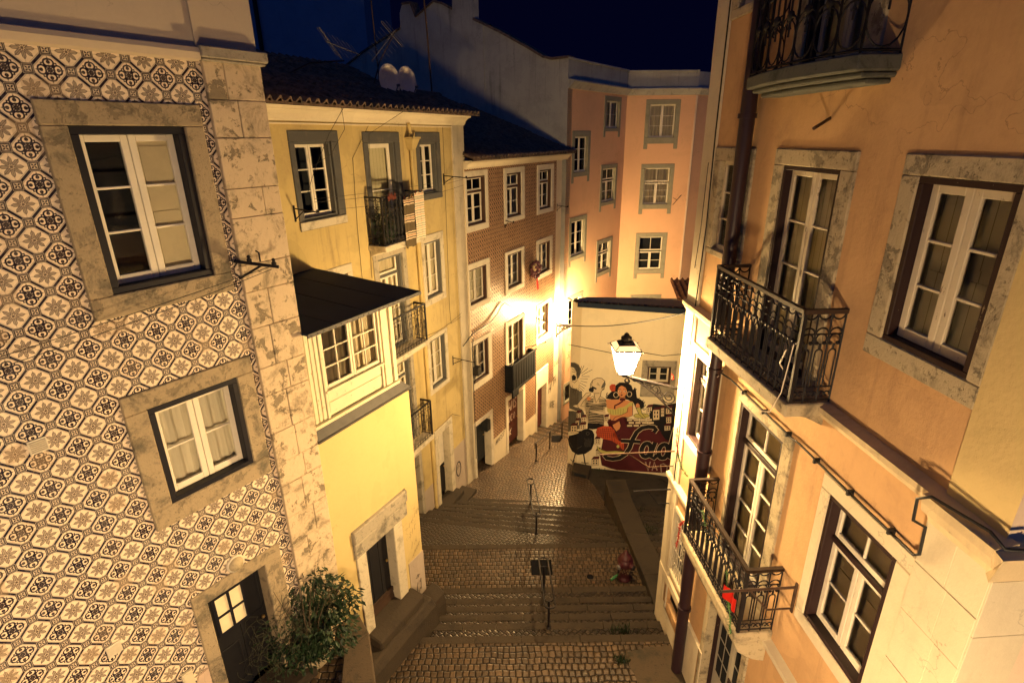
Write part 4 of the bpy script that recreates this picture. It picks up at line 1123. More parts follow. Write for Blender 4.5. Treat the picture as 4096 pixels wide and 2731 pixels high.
mb = MB(); wall_grid(mb, -2.2, 4.67, 10.88, 15.5, []); mb.face([(4.67,0,0),(4.67,4,0),(4.67,4,15.5),(4.67,0,15.5)]); mb.face([(-2.2,4,0),(-2.2,0,0),(-2.2,0,15.5),(-2.2,4,15.5)]); mb.face([(4.67,4,0),(-2.2,4,0),(-2.2,4,15.5),(4.67,4,15.5)]); mb.face([(-2.2,0,15.5),(4.67,0,15.5),(4.67,4,15.5),(-2.2,4,15.5)])
mb.build('upper_wall', M['lt_plaster'], lt)
mb = MB(); mb.profile([(0,10.86),(-.09,10.88),(-.11,10.95),(-.09,11.0),(0,11.02)], -2.2, 3.885); mb.build('ledge', M['lt_plaster'], lt)
mb = MB(); mb.box(3.885,3.935,-.035,0,11.03,15.5); mb.build('downspout', M['lt_plaster'], lt)
mb = MB(); R1 = random.Random(4); z = 0.; k = 0; mb.box(3.93,4.655,-.02,.2,0,10.9)
while z < 10.86:
    hh = min(R1.uniform(.36,.62), 10.88-z); cuts = [3.915, 4.668]
    if R1.random() < .6: cuts.insert(1, 3.915+R1.uniform(.25,.5))
    for a, b in zip(cuts, cuts[1:]): mb.box(a+.0025, b-.0025, -.045-R1.uniform(0,.016), .1, z+.0025, z+hh-.0025)
    z += hh
mb.build('corner_pilaster', M['block_stone'], lt, .009)
mb = MB(); mb.box(3.88,4.735,-.13,.12,10.905,11.03); mb.box(3.9,4.71,-.1,.1,10.87,10.904); mb.build('capital', M['grey_stone'], lt, .012)
for (a,b,c,d) in ((1.31,1.475,6.93,7.085),(1.34,1.5,4.01,4.175)):
    mb = MB(); mb.box(a,b,-.02,0,c,d)
    for q in range(6): mb.hexa([(a+.012,-.022,c+.015+q*.022),(b-.012,-.022,c+.015+q*.022),(b-.012,-.02,c+.015+q*.022),(a+.012,-.02,c+.015+q*.022),(a+.012,-.034,c+.022+q*.022),(b-.012,-.034,c+.022+q*.022),(b-.012,-.02,c+.03+q*.022),(a+.012,-.02,c+.03+q*.022)])
    mb.build('vent_grille', M['white_metal'], lt)
mb = MB(); mb.prism([(1.9,0),(2.34,0),(2.34,2.82),(2.2,2.8),(2.12,2.62),(1.7,2.45),(1.2,2.2),(1.2,0)], -.025, 0); mb.build('plaster_base', M['salmon_pale'], lt)
mb = MB(); mb.box(2.0,2.14,-.035,0,2.72,3.02); mb.box(2.02,2.12,-.042,-.035,2.74,3.0); mb.build('meter_cover', M['cream_plaster'], lt)
mb = MB(); mb.tube([(3.86,-.02,8.52),(4.23,-.42,8.42)], .022); mb.tube([(3.89,-.02,8.28),(4.1,-.25,8.45)], .016)
for q in (.35,.9): mb.lathe([(.012,0),(.03,.01),(.034,.05),(.018,.07),(.028,.09),(.01,.11)], (3.86+.37*q,-.02-.4*q,8.52-.1*q), 8)
mb.tube([(4.08,-.26,8.5),(4.08,-.26,8.62),(4.05,-.24,8.65)], .012); mb.build('insulator_bracket', M['iron'], lt)
for z0, sag in ((8.44,.05),(8.40,.11)):
    mb = MB(); mb.tube([(4.15-5.6*t, -.38+.34*min(1,t*1.2), z0-.62*t-sag*4*t*(1-t)) for t in [i/14 for i in range(15)]], .0045, 4); mb.build('cable', M['cable'], lt)
wl = thing('wall_light', 'round white bulkhead light above the dark door of the tiled house', 'light', tuple(LT.w(3.03,0,4.2)), LT.th, off=(3.03,0,4.2))
mb = MB(); mb.lathe([(.0,-.09),(.08,-.085),(.105,-.05),(.112,-.02)][::1], (3.03,0,4.2), 18, 'y'); mb.build('lamp_shade', M['pot'], wl)
mb = MB(); mb.lathe([(.13,0),(.135,-.03),(.115,-.035)], (3.03,0,4.2), 18, 'y'); mb.build('rim', M['white_metal'], wl)

# ================================================================== yellow annex with veranda
bu = BU.root('yellow_annex', 'fresh yellow annex with a white timber veranda window and a flat dark roof', 'house', -1.2)
so = rect(.47,1.76,.6,3.27); 
da = door(bu, rect(.47,1.78,.55,2.98), rect(.73,1.51,.78,2.65), 'dark_door', 'pale_stone', v=.2, boards_=3)
d2 = MB(); d2.box(.45,1.97,-.07,.1,3.0,3.27); d2.box(.45,1.95,-.05,.05,2.66,2.97); d2.build('lintel', M['grey_stone'], da, .015)
d2 = MB(); d2.box(.70,1.54,.15,.19,.95,1.05); d2.hexa([(.72,.14,.78),(1.52,.14,.78),(1.52,.18,.78),(.72,.18,.78),(.72,.17,.94),(1.52,.17,.94),(1.52,.18,.94),(.72,.18,.94)]); d2.build('weather_board', M['dark_wood'], da)
wall(bu, 'yellow_wall', M['bu_yellow'], -.4, 2.36, -1.2, 5.42, HOLES[bu.name]+[(.44,1.98,2.66,3.28)], depth=3.4)
mb = MB(); mb.box(1.88,2.375,-.012,.0,-1.0,1.4); mb.box(2.362,2.375,.0,3.4,-1.0,1.4); mb.build('grey_dado', M['grey_dado'], bu)
mb = MB(); mb.hexa([(-.02,-.07,5.42),(2.37,-.07,5.42),(2.37,.1,5.42),(-.02,.1,5.42),(-.02,.045,5.66),(2.12,.045,5.66),(2.12,.1,5.66),(-.02,.1,5.66)]); mb.box(-.02,2.37,-.085,-.05,5.39,5.43); mb.build('flashing', M['lead'], bu)
# veranda
mb = MB(); mb.box(0,.39,.07,.12,5.66,7.24); mb.box(1.72,2.1,.07,.12,5.66,7.24); mb.box(.39,1.72,.07,.12,7.185,7.24); mb.box(2.1,2.14,.04,3.4,5.66,7.24)
mb.box(.39,1.72,.075,.12,5.66,6.12)
for z in (5.72,5.94): mb.box(.42,1.70,.055,.074,z,z+.19)
for a in (.0,.085,.17,.26): mb.box(a+.005,a+.075,.05,.07,5.66,7.22)
for a,b in ((.345,.40),(1.715,1.765),(1.80,1.97),(2.03,2.125)): mb.box(a,b,.03,.071,5.64,7.235)
mb.box(.36,1.76,.0,.075,6.105,6.15); mb.box(0,2.13,.02,.07,7.14,7.19) if False else None
mb.box(-.02,2.12,-.02,.12,5.60,5.66)
mb.build('veranda', M['veranda_white'], bu, .006)
fr, pm = MB(), MB()
casement(fr, pm, .405,1.052, 6.155, 7.17, .065, 3, 2, .05, .026); casement(fr, pm, 1.06,1.71, 6.155, 7.17, .065, 3, 2, .05, .026)
vw = fr.build('window', M['worn_white'], bu, .004); pm.build('pane', M['glass'], vw)
mb = MB()
for k in range(30):
    x0, x1 = .39+1.33*k/30, .39+1.33*(k+1)/30; mb.face([(x0,.15+.015*math.sin(k*1.9),6.1),(x1,.15+.015*math.sin(k*1.9+1.9),6.1),(x1,.15+.015*math.sin(k*1.9+1.9),7.2),(x0,.15+.015*math.sin(k*1.9),7.2)], True)
mb.build('curtain', M['curtain'], vw)
mb = MB(); zf, zk = 7.25, 7.46
mb.hexa([(.0,-.16,zf),(2.74,-.16,zf),(2.74,3.3,zk),(-.6,3.3,zk),(.0,-.16,zf+.035),(2.74,-.16,zf+.035),(2.74,3.3,zk+.035),(-.6,3.3,zk+.035)])
for s in (.55,1.3,2.05):
    mb.hexa([(s,-.155,zf+.035),(s+.02,-.155,zf+.035),(s+.02,3.3,zk+.035),(s,3.3,zk+.035),(s,-.155,zf+.043),(s+.02,-.155,zf+.043),(s+.02,3.3,zk+.043),(s,3.3,zk+.043)])
mb.build('roof', M['roof_sheet'], bu)
mb = MB(); mb.box(-.01,2.745,-.185,-.161,zf-.03,zf+.03)
for k in range(22): mb.ball((.05+.125*k,-.187,zf), .011, 6)
mb.build('roof_edge', M['lead'], bu)
mb = MB(); mb.profile([(.28,.775),(-.10,.76),(-.34,.70),(-.36,.5),(.28,.5)], .5, 1.90); mb.profile([(0,.5),(-.40,.5),(-.52,.34),(-.62,-.4),(0,-.4)], -.05, 2.08)
mb.build('door_step', M['step_stone'], bu, .03)
mb = MB(); mb.profile([(0,.33),(-.20,.30),(-.36,.16),(-.40,-.05),(-.44,-1.15),(0,-1.15)], 2.1, 2.62); mb.build('corner_guard_stone', M['step_stone'], bu, .05)
painted(bu, 'graffiti', M['ink_grey'], [(.008,s) for s in write('LALLER',2.0,2.28,.09,.3,-.5)+write('SIC',1.98,2.02,.12,.2,-.4)+write('IA',2.0,1.70,.17,.2,-.3)+write('AMOR',2.02,1.47,.10,.2,-.5)], -.004)
painted(bu, 'graffiti', M['ink'], [(.02,[(2.08,.62),(2.10,.72),(2.13,.64),(2.16,.74),(2.19,.66),(2.22,.75)]),(.02,[(2.08,.62),(2.07,.42),(2.11,.50),(2.13,.40),(2.17,.52),(2.2,.46),(2.22,.75)]),(.018,[(2.05,.86),(2.12,.92),(2.2,.88),(2.13,.84),(2.05,.86)]),(.03,[(2.12,.86),(2.14,.9)])], -.0165)

# ================================================================== old yellow house
yh = YF.root('yellow_house', 'old yellow plastered house with dark framed windows, three balconies and a rusty clay tile roof', 'house', -2.5)
w_ = window(yh, rect(.44,1.88,8.24,10.17), rect(.58,1.64,8.44,9.96), .05, 'grey_jamb', 'white_wood', 'dark_surround', 2, 3, v=.14, back='dark', st=.06)
mb = MB(); mb.box(.42,1.86,-.06,-.031,8.25,8.42); mb.build('sill', M['pale_stone'], w_, .01)
window(yh, rect(2.72,4.19,7.62,10.15), rect(2.90,3.98,7.66,9.92), .035, 'grey_jamb', 'white_wood', 'dark_surround', 1, 2, v=.14, back='grey_shutter', st=.10)
window(yh, rect(4.95,6.2,8.38,10.15), rect(5.12,6.0,8.55,9.88), .045, 'grey_jamb', 'white_wood', 'dark_surround', 2, 3, v=.14, back='dark')
window(yh, rect(.52,1.86,5.1,7.33), rect(.74,1.68,5.3,7.12), .05, 'grey_jamb', 'white_wood', 'pale_stone', 2, 3, v=.14, back='curtain')
window(yh, rect(2.66,4.1,4.66,7.38), rect(2.86,3.92,4.68,7.18), .06, 'grey_jamb', 'white_wood', 'grey_stone', 2, 4, 2, trans=6.68, v=.16, back='curtain', tcols=1)
window(yh, rect(4.88,6.1,5.38,7.43), rect(5.02,5.92,5.58,7.22), .05, 'grey_jamb', 'white_wood', 'pale_stone', 2, 3, v=.12, back='curtain')
window(yh, rect(2.66,4.05,1.64,4.36), rect(2.86,3.90,1.66,4.2), .06, 'grey_jamb', 'white_wood', 'grey_stone', 2, 4, 2, trans=3.72, v=.16, back='curtain', tcols=4)
window(yh, rect(4.83,6.03,2.55,4.43), rect(4.97,5.87,2.70,4.29), .05, 'grey_jamb', 'white_wood', 'pale_stone', 2, 3, v=.12, back='curtain')
gd = door(yh, rect(4.88,6.03,-1.75,1.26), rect(5.06,5.80,-1.55,1.01), 'dark_door', 'pale_stone', v=.25, boards_=2)
mb = MB(); mb.box(5.40,5.73,.2,.249,-.35,.88); mb.box(5.45,5.68,.18,.2,-.25,.2); mb.box(5.45,5.68,.18,.2,.3,.8); mb.build('white_leaf', M['white_wood'], gd, .006)
mb = MB(); mb.box(4.86,6.05,-.34,.2,-1.75,-1.56); mb.box(4.9,6.5,-.6,0,-2.4,-1.76); mb.build('door_step', M['step_stone'], gd, .02)
door(yh, rect(2.9,4.08,-1.5,1.16), rect(3.1,3.92,-1.35,1.0), 'dark_door', 'grey_stone', v=.2)
wall(yh, 'yellow_wall', M['y_yellow'], -2.5, 6.9, -2.5, 10.36, HOLES[yh.name], depth=5)
mb = MB(); mb.box(6.9,7.62,-.045,.3,-2.5,10.36); mb.build('corner_pilaster', M['y_pil'], yh, .01)
mb = MB(); wall_grid(mb, 4.1, 6.9, -2.5, -.45, HOLES[yh.name], -.012); mb.box(6.05,6.899,-.0125,-.001,-.45,-.03); mb.build('grey_dado', M['grey_dado'], yh)
mb = MB(); mb.profile([(0,10.34),(-.05,10.34),(-.06,10.37),(-.08,10.38),(-.11,10.46),(-.20,10.53),(-.28,10.55),(-.30,10.60),(0,10.60)], -2.5, 7.66); mb.profile([(0,10.28),(-.03,10.28),(-.035,10.31),(0,10.31)], -2.5, 7.64); mb.build('cornice', M['cream_plaster'], yh)
tile_roof(yh, -2.5, 8.0, -.42, 10.65, 1.0, 11.2, M['roof_tile'], .24)
mb = MB(); mb.profile([(.95,11.1),(.95,11.26),(1.03,11.33),(1.2,11.33),(1.28,11.26),(1.28,11.1)], -2.5, 8.2); mb.build('ridge', M['roof_tile'], yh, .02)
tile_roof(yh, -2.5, 6.5, 1.25, 11.15, 3.1, 11.98, M['roof_tile'], .24, name='upper_roof')
mb = MB(); mb.profile([(1.28,10.5),(1.28,11.1),(3.1,11.9),(4.9,11.2),(4.9,10.5)], -2.4, 6.45); mb.face([(6.46,1.3,11.1),(8.1,1.3,11.12),(6.46,3.1,11.93)]); mb.face([(8.1,1.3,11.12),(8.1,5,10.9),(6.46,3.1,11.93)]); mb.build('attic_wall', M['roof_tile'], yh)
balcony(yh, 2.55, 4.32, .46, 7.45, 7.60, 8.72, 'arch', .15, t=.009, wood=False)
balcony(yh, 2.50, 4.33, .36, 4.50, 4.64, 5.70, 'scroll', .13, t=.009, wood=False)
balcony(yh, 2.50, 4.30, .34, 1.46, 1.60, 2.72, 'scroll', .13, t=.009, wood=False)
mb = MB(); mb.tube([(4.62,-.08,9.75),(4.62,-.08,-2.4)], .055, 8)
for z in (7.0,5.9,3.9,3.2,2.4,.4,-.6): mb.lathe([(.062,0),(.066,.03),(.062,.06)], (4.62,-.08,z), 8)
pp = mb.build('downpipe', M['y_yellow'], yh)
mb = MB(); mb.hexa([(4.55,-.15,9.72),(4.69,-.15,9.72),(4.69,-.01,9.72),(4.55,-.01,9.72),(4.46,-.24,9.98),(4.80,-.24,9.98),(4.80,0,9.98),(4.46,0,9.98)]); mb.box(4.44,4.82,-.26,0,9.985,10.03); mb.tube([(4.6,-.1,10.0),(4.58,-.1,10.2),(4.5,-.12,10.35)], .05, 8); mb.build('hopper', M['y_yellow'], pp)
def rod_bracket(fr, root, u, z, ln, dz=-.05, mat='iron', du=0.):
    mb = MB(); mb.tube([(u,0,z),(u+du,-ln,z+dz)], .014); mb.tube([(u,-.005,z-.22),(u+du*.5,-ln*.45,z+dz*.45)], .011); mb.box(u-.02,u+.02,-.015,0,z-.26,z+.06); mb.box(u+du-.02,u+du+.02,-ln-.02,-ln+.02,z+dz-.01,z+dz+.05)
    return mb.build('line_bracket', M[mat], root)
rod_bracket(YF, yh, 6.33, 8.97, .75); rod_bracket(YF, yh, .34, 8.72, .6); rod_bracket(YF, yh, 6.32, 3.27, .8)
for z0, s in ((8.92,.08),(8.86,.14),(8.7,.2)): mb = MB(); mb.tube([(.34+6*t,-.55-.1*t,z0+.02*t-s*4*t*(1-t)*.6) for t in [i/16 for i in range(17)]], .004, 4); mb.build('cable', M['cable'], yh)
for pts in ([(1.8,-.31,10.6),(1.4,-.2,10.1),(1.0,-.05,9.4),(.75,-.04,9.0)],[(1.75,-.31,10.6),(1.85,-.25,10.2),(1.5,-.1,9.7),(1.0,-.05,9.5)],[(3.0,-.02,10.3),(2.3,-.02,9.6),(2.2,-.02,8.0),(2.15,-.02,5.5)],[(4.0,-.31,10.6),(2.6,-.3,10.1),(2.6,-.02,7.8),(2.55,-.02,6.8)],[(6.4,-.02,10.3),(6.35,-.02,8.0),(6.25,-.02,5.0),(6.3,-.02,4.45),(6.9,-.06,4.5)],[(4.35,-.02,4.6),(5.4,-.035,4.47),(6.2,-.04,4.5),(6.95,-.06,4.62)],[(4.9,-.03,1.3),(5.5,-.035,1.3),(6.03,-.035,1.35),(6.6,-.02,1.0)]): mb = MB(); mb.tube(pts, .006, 4); mb.build('cable', M['cable'], yh)
painted(yh, 'graffiti', M['ink'], [(.05,[(6.3+.16*math.cos(a),-.95+.28*math.sin(a)) for a in [i*pi/8 for i in range(17)]]),(.03,[(6.22,-.95),(6.24,-.82),(6.28,-.92),(6.31,-.8),(6.36,-.9)]),(.008,[(6.25,-1.2),(6.25,-1.45)]),(.008,[(6.32,-1.2),(6.32,-1.38)])], -.016)

# rugs, pegs and plants on the top balcony (things of their own)
def hang_cloth(u0, u1, z0, z1, v, mat, name, lab):
    mb = MB(); nu, nz = 14, 16
    def P(i, j):
        u = u0+(u1-u0)*i/nu; z = z1+(z0-z1)*j/nz
        return (u+.01*math.sin(j*.7), v-.02*math.sin(i*1.1)*(.3+j/nz)-.02, z-.02*math.sin(i*.8))
    for i in range(nu):
        for j in range(nz): mb.face([P(i,j),P(i,j+1),P(i+1,j+1),P(i+1,j)], True)
    b = YF.w((u0+u1)/2, v, z0); t = thing(name, lab, 'rug', tuple(b), YF.th, 'rugs hung over the top balcony', ((u0+u1)/2, v, z0))
    mb.build('cloth', mat, t, weld=True)
    pg = MB()
    for k in range(3): u = u0+(u1-u0)*(.15+.35*k); pg.box(u-.007,u+.007,v-.03,v-.01,z1-.04,z1+.05)
    pg.build('peg', M['rug_red'], t); return t
hang_cloth(3.36, 3.82, 7.42, 8.62, -.53, M['cloth_a'], 'hanging_rug', 'brown and cream striped rug hanging over the top balcony rail of the yellow house')
hang_cloth(3.86, 4.30, 7.55, 8.72, -.53, M['cloth_b'], 'hanging_rug', 'pale pastel striped rug hanging beside the brown one on the top balcony')
hang_cloth(2.78, 3.12, 8.64, 8.76, -.50, M['rug_red'], 'folded_cloth', 'narrow red cloth folded over the top balcony rail of the yellow house')
def leafy(mb, c, r, n, size, rnd, droop=.5, hang=False):
    for _ in range(n):
        while True:
            p = Vector((rnd.uniform(-1,1), rnd.uniform(-1,1), rnd.uniform(-1,1)))
            if .25 < p.length < 1: break
        q = Vector((c[0]+p.x*r[0], c[1]+p.y*r[1], c[2]+p.z*r[2]))
        d = Vector((p.x+rnd.uniform(-.6,.6), p.y+rnd.uniform(-.6,.6), -droop+rnd.uniform(-.5,.5))).normalized()
        s = d.orthogonal().normalized(); s.rotate(Matrix.Rotation(rnd.uniform(0,6.3), 3, d)); L = size*rnd.uniform(.6,1.3); w = L*.2
        nn = d.cross(s)*L*.12
        m1 = q+d*L*.45
        mb.face([q, m1-s*w-nn, q+d*L+nn*-1.5, m1])
        mb.face([q, m1, q+d*L+nn*-1.5, m1+s*w-nn])
rp = random.Random(21)
bp_ = YF.w(3.0,-.25,7.6); t = thing('balcony_plants', 'dark tangle of pot plants behind the top balcony bars of the yellow house', 'plant', tuple(bp_), YF.th, None, (3.0,-.25,7.6))
mb = MB(); leafy(mb, (2.95,-.25,8.05), (.38,.16,.42), 420, .10, rp, .3); leafy(mb, (2.9,-.3,7.75), (.34,.12,.14), 160, .08, rp); mb.build('foliage', M['leaf'], t)
mb = MB()
for k in range(14): u = 2.65+.05*k; mb.tube([(u,-.25,7.65),(u+rp.uniform(-.1,.1),-.28,8.0),(u+rp.uniform(-.15,.15),-.35,8.4)], .005, 4)
mb.lathe([(.07,0),(.1,.16)], (2.8,-.25,7.6), 10); mb.lathe([(.07,0),(.1,.16)], (3.1,-.25,7.6), 10); mb.build('stem', M['bark'], t)

# satellite dishes and aerials on the yellow roof
def dish(u, v, z, tilt, lab):
    b = YF.w(u, v, 11.1); t = thing('satellite_dish', lab, 'satellite dish', tuple(b), YF.th, 'satellite dishes on the yellow roof', (u, v, 11.1))
    mb = MB(); n = 20; vs = []; fs = []; rings = 5; c = Vector((u, v, z)); ax = Vector((-.35+tilt, -.93, .1)).normalized(); e1 = ax.orthogonal().normalized(); e2 = ax.cross(e1)
    up = Vector((0,0,1)); e1 = (up-ax*up.dot(ax)).normalized(); e2 = ax.cross(e1)
    for side in (0, .012):
        for i in range(rings+1):
            r = i/rings
            for j in range(n):
                a = 2*pi*j/n; vs.append(c + e1*(.40*r*math.cos(a)) + e2*(.33*r*math.sin(a)) + ax*(.09*r*r - side))
    m_ = (rings+1)*n
    for s_ in (0, m_):
        for i in range(rings):
            for j in range(n): f = (s_+i*n+j, s_+i*n+(j+1) % n, s_+(i+1)*n+(j+1) % n, s_+(i+1)*n+j); fs.append(f if not s_ else f[::-1])
    for j in range(n): fs.append((rings*n+j, rings*n+(j+1) % n, m_+rings*n+(j+1) % n, m_+rings*n+j))
    mb.faces(vs, fs, True); mb.build('reflector', M['dish'], t)
    mb = MB(); f = c + ax*.42 - e1*.18; mb.tube([c-e1*.38+ax*.08, c-e1*.42+ax*.2, f], .014); mb.tube([f-ax*.03, f+ax*.05-e1*.01], .035, 8); mb.build('feed_arm', M['alu'], t)
    mb = MB(); mb.tube([c-ax*.03, c-ax*.14, (u, v+.14, z-.2), (u, v+.14, 11.1)], .022); mb.build('mast', M['iron'], t)
dish(5.32, .95, 11.44, 0, 'left one of the two cream satellite dishes on the yellow roof'); dish(6.15, .95, 11.46, .1, 'right one of the two cream satellite dishes on the yellow roof')
def aerial(base, mast, boom, nel, el, lab, pole_r=.018, loops=True):
    b = Vector(base); t = thing('tv_aerial', lab, 'aerial', tuple(b), 0., 'television aerials on the roofs')
    mb = MB(); mb.tube([b, *mast], pole_r, 6); mb.build('mast', M['rust_iron'], t)
    if boom:
        p, q = Vector(boom[0]), Vector(boom[1]); d = (q-p); mb = MB(); mb.tube([p, q], .013, 5)
        s = Vector(el).normalized()
        for k in range(nel):
            c = p + d*((k+.2)/nel); L = .34*(1-.35*k/nel); mb.tube([c-s*L, c+s*L], .0042, 4)
        c = p + d*.12; up = d.normalized()*.03
        if loops: mb.tube([c-s*.36-up, c+s*.36-up, c+s*.39, c+s*.36+up, c-s*.36+up, c-s*.39, c-s*.36-up], .008, 5)
        mb.build('antenna', M['alu'], t)
def YP(u, v, z): return tuple(YF.w(u, v, z))
aerial(YP(1.9,1.2,11.3), [YP(2.7,1.2,11.62),YP(3.9,1.2,11.78)], (YP(3.2,1.1,12.1),YP(4.7,1.3,12.0)), 8, (.5,.25,-.8), 'leaning aerial with a long slanting mast nearest the tiled house')
aerial(YP(5.0,1.2,11.3), [YP(5.3,1.15,11.9),YP(6.1,1.1,12.75)], (YP(5.9,1.0,12.7),YP(5.1,1.25,11.9)), 9, (.6,.2,-.7), 'aerial leaning over the two satellite dishes')
aerial(YP(6.7,2.2,11.2), [YP(6.66,2.2,12.6),YP(6.6,2.2,14.6)], (YP(6.2,2.2,14.35),YP(7.2,2.2,14.3)), 6, (.1,.9,.1), 'tall thin upright aerial mast behind the dishes')
aerial(YP(8.0,1.2,11.1), [YP(7.9,1.2,13),YP(7.7,1.2,15.4)], None, 0, (1,0,0), 'bare dark aerial pole standing at the end of the yellow roof', .025)
# ================================================================== brown tiled house
bh = BF.root('brown_tiled_house', 'narrow house faced with small brown patterned tiles between the yellow and the salmon house', 'house', -4.)
kw = dict(jamb=.055, jm='b_jamb', wm='white_wood', sm='b_surround', v=.12, st=.05)
window(bh, rect(.62,2.05,7.12,9.02), rect(.74,1.88,7.32,8.84), rows=2, trans=8.36, back='blind', **kw)
window(bh, rect(3.14,4.73,7.08,8.99), rect(3.35,4.47,7.26,8.80), rows=2, trans=8.32, back='curtain', **kw)
window(bh, rect(5.82,7.40,7.07,8.97), rect(6.04,7.15,7.24,8.77), rows=2, trans=8.30, back='dark', **kw)
window(bh, rect(.60,2.03,4.50,6.10), rect(.70,1.82,4.68,5.90), rows=3, back='veil', **kw)
window(bh, rect(3.15,4.69,4.42,6.04), rect(3.35,4.48,4.61,5.92), rows=3, back='veil', **kw)
window(bh, rect(5.79,7.36,4.40,6.06), rect(6.02,7.13,4.60,5.87), rows=3, back='veil', **kw)
window(bh, rect(.61,2.03,1.52,3.38), rect(.70,1.80,1.76,3.22), rows=3, back='veil', **kw)
window(bh, rect(3.09,4.74,.70,3.36), rect(3.30,4.53,.75,3.18), rows=4, back='veil', **kw)
window(bh, rect(5.80,7.28,1.48,3.32), rect(5.95,7.08,1.72,3.18), rows=3, back='veil', **kw)
d1 = door(bh, rect(.58,1.98,-2.2,.24), rect(.74,1.80,-1.85,.06), 'green_door', 'b_surround', v=.3, boards_=2, panels=2)
d2 = door(bh, rect(3.03,4.73,-2.8,.22), rect(3.22,4.52,-2.32,.0), 'red_door', 'b_surround', v=.25, boards_=2, panels=3)
d3 = door(bh, rect(5.79,7.08,-3.3,.22), rect(5.94,6.90,-2.9,-.68), 'red_door', 'b_surround', v=.22, boards_=1, panels=3)
HOLES[bh.name].append((5.8,7.07,-.7,.2))
painted(d2, 'graffiti', M['white_spray'], [(.04,s) for s in write('RAMS',3.35,-.75,.42,.1,0,.62)+write('TUCO',3.4,-1.25,.3,.1,0,.7)+write('OK',3.5,-1.9,.3)], .21)
mb = MB(); mb.face([(5.94,.2,-.66),(6.90,.2,-.66),(6.90,.2,.0),(5.94,.2,.0)]); mb.build('fanlight', M['dark_inside'], d3)
mb = MB(); frame_ring(mb, (5.9,6.94,-.7,.04), (5.98,6.86,-.62,-.04), .14, .19)
for k in range(4): mb.box(6.13+.19*k,6.16+.19*k,.145,.185,-.62,-.04)
mb.build('fanlight_bars', M['red_door'], d3)
mb = MB(); mb.box(1.52,1.78,-.02,.24,-.55,-.12); mb.box(1.54,1.76,-.03,-.02,-.53,-.14); mb.build('letter_box', M['green_door'], d1)
wall(bh, 'tiled_wall', M['brown_tile'], .6, 7.72, -4, 9.1, HOLES[bh.name], depth=5)
mb = MB(); wall_grid(mb, 7.72, 8.26, -4, 9.1, []); wall_grid(mb, .58, 1.99, -4, -1.0, HOLES[bh.name], -.015); wall_grid(mb, 1.99, 5.79, -4, -1.15, HOLES[bh.name]+[(1.9,5.79,-1.75,-1.14),(0,0,-1.75,-1.14)], -.015); wall_grid(mb, 1.985, 3.03, -1.75, -1.12, [], -.015); wall_grid(mb, 7.08, 7.72, -4, -.9, [], -.015); wall_grid(mb, .595, .63, -4, 9.1, [], -.01)
mb.face([(.595,-.045,-4),(.595,.0,-4),(.595,.0,9.1),(.595,-.045,9.1)]); mb.build('plaster_strip', M['cream_plaster'], bh)
mb = MB(); mb.profile([(0,9.08),(-.08,9.08),(-.10,9.14),(-.2,9.24),(-.24,9.26),(-.24,9.33),(0,9.33)], .62, 8.7); mb.build('cornice', M['cream_plaster'], bh)
tile_roof(bh, .62, 8.95, -.36, 9.37, 5.2, 11.4, M['roof_tile'], .24)
mb = MB(); mb.box(3.0,5.06,-.36,-.33,.62,1.66); mb.box(3.0,3.03,-.33,.0,.62,1.66); mb.box(5.03,5.06,-.33,0,.62,1.66); mb.box(3.0,5.06,-.36,0,.5,.6)
for k in range(9): mb.box(3.06+.22*k,3.09+.22*k,-.372,-.361,.64,1.64)
mb.box(2.97,5.09,-.40,-.34,1.66,1.72); mb.box(3.0,3.5,-.365,-.3,.28,.55)
mb.build('balcony', M['box_black'], bh, .006)
rod_bracket(BF, bh, 4.8, 1.78, .5, 0, 'iron', .9); rod_bracket(BF, bh, 7.8, 7.25, .5, -.05); rod_bracket(BF, bh, 3.2, 7.2, .35)
mb = MB(); mb.tube([(.1,-.05,3.45),(.7,-.05,3.7),(1.9,-.05,3.75),(2.4,-.06,3.92),(2.75,-.05,4.15),(3.0,-.06,4.2)], .018, 5); mb.tube([(.62,-.06,-1.2),(.64,-.06,3.2),(.75,-.06,3.55)], .012, 5)
mb.tube([(.62,-.12,1.9),(.55,-.2,2.4),(.62,-.15,2.9),(.75,-.1,3.1)], .02, 5); mb.box(.5,.72,-.35,-.15,2.25,2.55); mb.build('cable', M['cable'], bh)
painted(bh, 'graffiti', M['ink'], [(.03,s) for s in write('HIEST',2.15,-1.45,.2,.3,-.1)+write('CASE',7.75,-.2,.22)] + [(.045,s) for s in write('HITA',7.12,-1.35,.42,.2,-.2,.5)+write('NOTE',7.2,-2.15,.3,.2,.2,.5)], -.02)
# wreath
b = BF.w(5.45,-.16,4.2); wr = thing('wreath', 'dark dried flower wreath with a red ribbon hanging on the brown tiled wall', 'wreath', tuple(b), BF.th, None, (5.45,-.16,4.2))
mb = MB(); rr_ = random.Random(5)
for k in range(46):
    a = rr_.uniform(0,6.28); q = rr_.uniform(.1,.3); mb.ball((5.45+q*1.3*math.cos(a),-.12+rr_.uniform(-.07,.03),4.95+q*math.sin(a)), rr_.uniform(.05,.10), 6)
mb.build('flower_ring', M['wreath_flower'], wr)
mb = MB()
for k in range(12): a = rr_.uniform(0,6.28); mb.ball((5.25+.12*math.cos(a),-.2,5.1+.1*math.sin(a)), .06, 6)
mb.build('straw_flower', M['wreath_tan'], wr)
mb = MB(); mb.face([(5.5,-.14,4.75),(5.62,-.14,4.75),(5.72,-.16,4.1),(5.6,-.16,4.05)]); mb.face([(5.5,-.15,4.75),(5.6,-.15,4.75),(5.56,-.18,4.15),(5.48,-.18,4.2)]); mb.build('ribbon', M['red_cloth'], wr)

